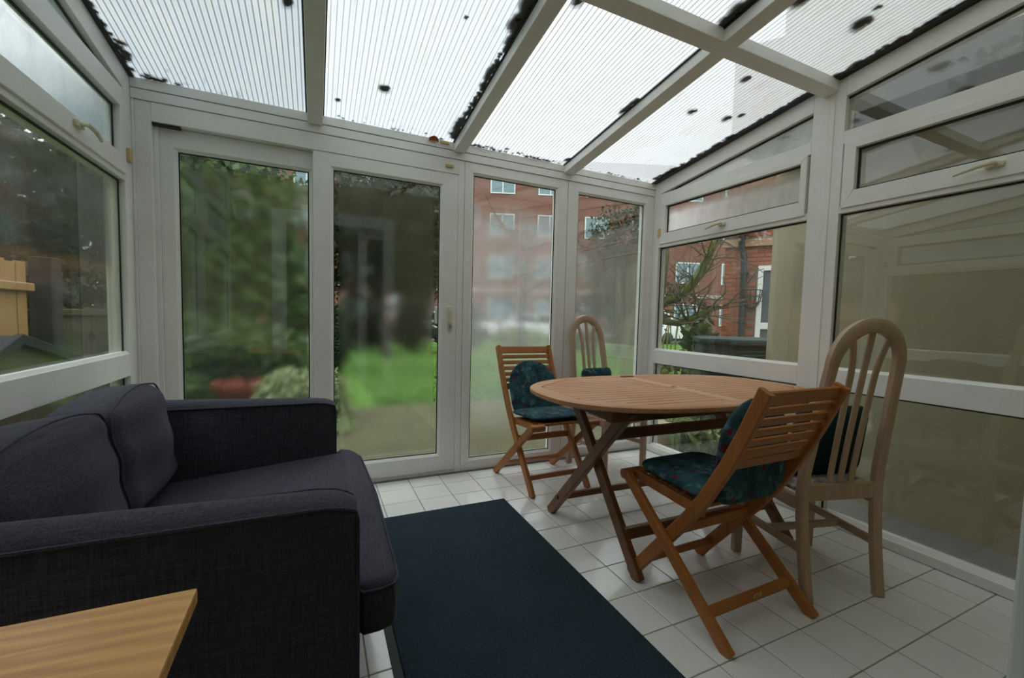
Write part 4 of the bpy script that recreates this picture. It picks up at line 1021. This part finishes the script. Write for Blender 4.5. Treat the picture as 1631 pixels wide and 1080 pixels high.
# ---- right side: mossy tree, shrubs, tank, pot, brick house, beige wall
def mossy_tree():
    T = thing('mossy_tree', 'crooked tree with moss covered limbs outside the right wall window', 'tree', (0, 0, 0)); rnd = random.Random(5)
    m = MB(); m.tube([(3.50, 4.50, GZ), (3.58, 4.42, .5), (3.66, 4.34, 1.0), (3.72, 4.30, 1.28), (3.80, 4.3, 1.9), (3.78, 4.35, 2.8)], [.10, .085, .075, .07, .05, .03], 10); m.build('trunk', MOSSY, T, smooth=True)
    L1 = [Vector(p) for p in ((3.70, 4.31, 1.24), (3.80, 4.27, 1.33), (3.946, 4.2, 1.372), (4.118, 4.126, 1.569), (4.255, 4.076, 1.841), (4.372, 4.037, 2.128), (4.55, 3.98, 2.5))]
    L2 = [Vector(p) for p in ((3.67, 4.33, 1.16), (3.80, 4.26, 1.085), (3.945, 4.178, 1.062), (4.05, 4.13, 1.09), (4.151, 4.08, 1.15), (4.30, 4.02, 1.23), (4.425, 3.951, 1.285))]
    MB().tube(L1, [.062, .058, .054, .052, .048, .042, .03], 10).build('limb', MOSSY, T, smooth=True)
    MB().tube(L2, [.050, .042, .036, .032, .028, .022, .012], 10).build('limb', MOSSY, T, smooth=True)
    tw = MB()
    for k in range(95):
        q = (L1+L1+L2)[rnd.randrange(21)]; a = rnd.uniform(0, 6.3)
        p = limb(tw, q, (math.cos(a)*.8, math.sin(a)*.8, rnd.uniform(-.1, 1.0)), rnd.uniform(.4, 1.1), rnd.uniform(.006, .014), 7, .32, rnd=rnd)
        for j in range(3): limb(tw, p[2+j], (rnd.uniform(-1, 1), rnd.uniform(-1, 1), rnd.uniform(-.4, 1)), rnd.uniform(.15, .45), .005, 4, .35, rnd=rnd)
    tw.build('twigs', TWIG, T)['kind'] = 'stuff'
mossy_tree()
shrub('dark_shrub', 'dark tangled shrub under the mossy tree, left of the green tank', 4.40, 4.62, [(0, 0, .42, .42, .4, .42), (.3, -.3, .35, .35, .3, .35)], 1700, .07, LEAF_O, seed=41)
shrub('yellow_grass_clump', 'straw green clump at the left foot of the right wall window', 3.14, 3.54, [(0, 0, .62, .11, .14, .22)], 500, .08, LEAF_Y, seed=42, cat='plant')
shrub('spiky_palm', 'spiky dark green palm in front of the brick corner', 5.3, 5.15, [(0, 0, 1.02, .24, .24, .32)], 240, .22, LEAF_M, seed=43, cat='plant', shell=.2)
def bamboo():
    T = thing('bamboo_canes', 'upright yellow green canes behind the mossy tree', 'plant', (4.9, 5.7, GZ)); rnd = random.Random(9); m = MB()
    for k in range(26):
        x, y = rnd.uniform(-.7, .5), rnd.uniform(-.3, .3); m.tube([(x, y, 0), (x+rnd.uniform(-.06, .06), y, .9), (x+rnd.uniform(-.15, .15), y, rnd.uniform(1.3, 2.1))], .011, 5)
    m.build('canes', plain('yellow_cane', (.24, .22, .085), .6, var=.3, scale=20), T)['kind'] = 'stuff'
bamboo()
def oil_tank():
    T = thing('garden_tank', 'dark green plastic tank with a hanging rope outside the right wall', 'tank', (4.10, 3.14, GZ+.015), math.radians(-40)); GR = plain('dark_green_plastic', (.012, .038, .032), .55, var=.15, scale=6)
    MB().softbox(1.24, .72, 1.00, .05, M=Matrix.Translation((0, 0, .50)), n=8).build('body', GR, T, smooth=True)
    MB().softbox(1.29, .77, .07, .03, M=Matrix.Translation((0, 0, 1.018)), n=8).build('lid', GR, T, smooth=True)
    pts = []
    for k in range(13): u = k/12; pts.append((-.50+.92*u, -.375, .90-.17*math.sin(PI*u)))
    MB().tube(pts, .012, 8).build('rope', plain('grey_rope', (.12, .13, .12), .9), T, smooth=True)
oil_tank()
def pot_plant():
    T = thing('potted_plant', 'beige plant pot with arching green leaves outside the right wall, below the rail', 'plant', (2.92, 3.16, GZ+.015))
    MB().lathe([(.0001, 0), (.13, 0), (.19, .22), (.205, .22), (.205, .28), (.18, .28), (.17, .25), (.0001, .25)], n=24).build('pot', plain('beige_stone_pot', (.40, .33, .23), .8, var=.1), T, smooth=True)
    rnd = random.Random(4); V = []; F = []
    for k in range(64):
        a = rnd.uniform(-2.2, .9); L = rnd.uniform(.16, .36); b0 = Vector((.07*math.cos(a), .07*math.sin(a), .25)); up = rnd.uniform(.25, 1.0); s_ = Vector((-math.sin(a), math.cos(a), 0)); i0 = len(V)
        for j in range(5):
            t = j/4; p = b0+Vector((math.cos(a), math.sin(a), 0))*L*t+Vector((0, 0, up*L*t-1.0*L*t*t)); wd = .022*math.sin(PI*min(.12+.88*t, .98)); V += [p-s_*wd+Vector((0, 0, .006)), p, p+s_*wd+Vector((0, 0, .006))]
        for j in range(4):
            for q in (0, 1): F.append((i0+3*j+q, i0+3*j+q+1, i0+3*j+q+4, i0+3*j+q+3))
    mesh_obj('leaves', V, F, mat_leaf('pale_edged_leaf', (.05, .12, .02), (.20, .27, .08)), T)['kind'] = 'stuff'
pot_plant()
shrub('ground_fern', 'low pale fern outside below the rail, right of the plant pot', 3.12, 2.98, [(0, 0, .14, .22, .20, .16)], 600, .09, LEAF_V, seed=44, cat='plant')

def brick_house():
    T = thing('brick_house', 'red brick house corner with black drainpipe and hanging basket', 'building', (6.84, 6.1, GZ), math.atan2(-.856, .517)); g = -GZ
    RB = mat_brick('red_brick_courses', (.30, .095, .045), (.23, .07, .035), (.20, .15, .11)); MO = plain('grey_mortar', (.20, .155, .115), .95)
    MB().box(1.45, 4.2, 0, 4, 0, 6.2).build('wall', RB, T); MB().box(.006, 1.45, .006, 4, 0, 6.2).build('mortar_wall', MO, T)
    m = None; bw, bh, j = .215, .065, .010
    BM_ = [plain('red_brick_a', (.31, .098, .048), .9, var=.25, scale=9), plain('red_brick_b', (.25, .075, .036), .9, var=.25, scale=9)]
    ms = []
    for mt in BM_:
        o = MB().box(0, bw, -.004, .02, 0, bh, .003).build('brick', mt, T); ms.append(o)
    half = MB().box(0, .1025, -.004, .02, 0, bh, .003).build('brick', BM_[0], T); used = set(); rnd = random.Random(2)
    for r in range(30):
        z = g+.80+.075*r
        if abs(z-(g+2.555)) < .10: continue
        x = 0.0; first = r % 2
        while x < 1.40:
            if x+(.1025 if first else bw) > .583 and z < g+2.15: break
            if first: src = half; wd = .1025; first = 0
            else: src = ms[0] if rnd.random() < .6 else ms[1]; wd = bw
            o = src if src.name not in used else link(bpy.data.objects.new('brick', src.data), T); used.add(src.name)
            o.location = (x, rnd.uniform(-.003, .002), z); x += wd+j
    MB().box(.0, .58, -.002, .02, 0, g+.79).build('wall', RB, T); MB().box(0, 1.45, -.002, .02, g+3.06, 6.2).build('wall', RB, T)
    box('string_course', plain('buff_stone', (.40, .26, .16), .9, var=.15), T, -.05, 4.2, -.05, .03, g+2.49, g+2.62, .008)
    p = MB(); p.tube([(.37, -.09, g+.1), (.35, -.09, g+2.28), (.30, -.13, g+2.46), (.30, -.13, g+2.72)], .054, 10); p.build('drainpipe', BLACKM, T, smooth=True)
    for z in (g+1.1, g+2.0): box('pipe_clip', BLACKM, T, .29, .43, -.13, .01, z, z+.04, .003)
    MB().hull([(.22, -.20, g+2.70), (.38, -.20, g+2.70), (.38, -.05, g+2.70), (.22, -.05, g+2.70), (.14, -.26, g+2.90), (.46, -.26, g+2.90), (.46, 0, g+2.90), (.14, 0, g+2.90)], .006).build('hopper', BLACKM, T)
    d = MB(); d.box(.585, .67, -.03, .05, 0, g+2.14, .004); d.box(1.36, 1.44, -.03, .05, 0, g+2.14, .004); d.box(.67, 1.36, -.03, .05, g+2.05, g+2.14, .004); d.box(.67, 1.36, -.03, .05, g+1.0, g+1.12, .004)
    f = d.build('door_frame', UPVC, T); MB().box(.67, 1.36, .0, .02, 0, g+2.05).build('pane', plain('dim_window_glass', (.10, .12, .13), .1), f)
    b = MB()
    for k in range(7):
        a = PI*k/6; pts = []
        for q in range(7): t = q/6*PI/2; pts.append((.50+.17*math.cos(a)*math.cos(t), -.03-.17*math.sin(a)*math.cos(t), g+1.70-.34*math.sin(t)))
        b.tube(pts, .009, 5)
    for z, r in ((1.70, .17), (1.58, .155), (1.46, .11)):
        b.tube([(.50+r*math.cos(PI*k/10), -.03-r*math.sin(PI*k/10), g+z) for k in range(11)], .009, 5)
    b.build('wire_basket', BLACKM, T)
brick_house()
tag(MB().box(3.30, 3.55, YH-.15, 2.475, GZ-.1, 5.6, .006).build('wall_neighbour', BEIGE), 'tall beige rendered wall close outside the right glazing', 'wall', kind='structure')

ev = MB(); ev.box(2.86, 3.29, YH+.01, 2.46, 2.33, 2.36, .004); ev.box(2.84, 2.87, YH+.01, 2.46, 2.33, 2.50, .004); ev.hull([(2.86, YH+.01, 2.46), (3.295, YH+.01, 2.66), (3.295, 2.46, 2.66), (2.86, 2.46, 2.46), (2.86, YH+.01, 2.50), (3.295, YH+.01, 2.70), (3.295, 2.46, 2.70), (2.86, 2.46, 2.50)])  # invented eaves, put in to shade the upper part of the beige wall
tag(ev.build('trim_3', plain('added_shading_eaves', (.10, .095, .085), .8)), 'added dark eaves that shade the beige neighbouring wall', 'trim', kind='structure')

# ---- left side: fence, post, old fence, cold frame, trees
def fence(name, label, x, y0, y1, z1, mat, bw, seed, rail=None, lean=.0):
    F = thing(name, label, 'fence', (x, y0, GZ)); rnd = random.Random(seed); n = max(1, round((y1-y0)/bw)); st = (y1-y0)/n; src = None
    for k in range(n):
        if src is None: o = src = MB().box(0, .022, .002, st-.003, 0, z1-GZ, .003).build('board', mat, F)
        else: o = link(bpy.data.objects.new('board', src.data), F)
        o.location = (rnd.uniform(-.004, .004), k*st, rnd.uniform(-.02, .01)-0.0)
    for z in ([rail] if rail else [.4, 1.0]): box('rail', mat, F, -.002 if not rail else .02, .06 if not rail else .065, 0, y1-y0+(.03 if rail else 0), z-GZ-.035, z-GZ+.035, .008)
    return F
fence('timber_fence', 'new pale timber fence panel at the left edge outside', -2.2, 3.4, 5.38, 1.43, mat_wood('pale_softwood', (.40, .235, .085), (.31, .17, .055), (.45, .28, .12), 2, .5, .7), .145, 3, rail=1.215)
fence('old_fence', 'old mossy fence further along the left garden edge', -2.35, 5.85, 9.6, 1.05, plain('mossy_old_timber', (.045, .046, .016), .95, var=.5, scale=5, bump=.3), .15, 4)
def post():
    o = MB().box(-.075, .075, -.09, .09, 0, 1.62, .006).build('fence_post', plain('dark_stained_timber', (.022, .022, .024), .8, var=.2)); o.location = (-2.15, 5.62, GZ); tag(o, 'dark stained timber post beside the pale fence panel', 'post')
post()
def cold_frame():
    T = thing('cold_frame', 'dark grey gabled garden box outside behind the sofa', 'box', (-1.75, 3.2, GZ)); DG = plain('dark_grey_paint', (.018, .021, .023), .9, var=.2); PN = plain('brown_mesh_panel', (.055, .042, .024), .9, var=.3, scale=20)
    g = -GZ; ap, a, b = (.20, .885+g), (-.30, .70+g), (.86, .715+g)
    MB().prism([(-.3, 0), (.86, 0), (.86, b[1]-.03), ap[0:1]+(ap[1]-.03,), (-.3, a[1]-.03)], 'x', -.33, .33).build('panel', PN, T)
    for p, q in ((ap, a), (ap, b)):
        for x in (-.34, .34): MB().bar((x, p[0], p[1]), (x, q[0], q[1]), .035, .055, b=.004).build('frame_bar', DG, T)
        MB().hull([(-.34, p[0], p[1]), (.34, p[0], p[1]), (.34, q[0], q[1]), (-.34, q[0], q[1]), (-.34, p[0], p[1]+.018), (.34, p[0], p[1]+.018), (.34, q[0], q[1]+.018), (-.34, q[0], q[1]+.018)]).build('lid', DG, T)
    for y in (-.3, .83): MB().box(-.34, .34, y, y+.04, 0, .72+g-.02, .004).build('frame_bar', DG, T)
cold_frame()
for k, (x, y, h, mt, n, lb) in enumerate([(-4.4, 6.0, 4.3, LEAF_O, 5000, 'ivy covered tree behind the pale fence panel'), (-7.0, 8.4, 5.6, LEAF_O, 6000, 'tall ivy covered tree behind the dark post'), (-3.9, 8.1, 4.8, LEAF_D, 6000, 'dark tree over the old mossy fence'),
        (-7.6, 5.6, 4.6, LEAF_D, 5000, 'dark tree furthest left behind the fence')]):
    tree('ivy_tree', lb, x, y, h, [(0, 0, h*.50, 1.2, 1.1, h*.36), (.3, .2, h*.28, 1.1, 1.0, h*.24)], n, .13, mt, seed=50+k, group='ivy clad trees beyond the left fence')
tree('screen_tree', 'tall screening tree far left, only seen mirrored in the right glass', -5.3, 3.3, 6.0, [(0, 0, 3.2, 1.3, 1.5, 2.8), (0, 0, 1.5, 1.2, 1.4, 1.5)], 9000, .24, LEAF_O, seed=71)
tree('screen_tree', 'second tall screening tree nearer the house, only seen mirrored in the right glass', -5.6, -.3, 7.0, [(0, 0, 3.6, 1.3, 1.7, 3.3), (0, 0, 1.5, 1.2, 1.6, 1.5)], 9000, .24, LEAF_O, seed=72)
shrub('ivy_bank', 'tangled ivy growing through the old fence', -2.75, 7.3, [(0, 0, 1.2, .5, 1.5, .7), (0, 1.0, .6, .5, 1.2, .6), (0, .5, 1.9, .45, 1.2, .6)], 4600, .09, LEAF_O, seed=60)
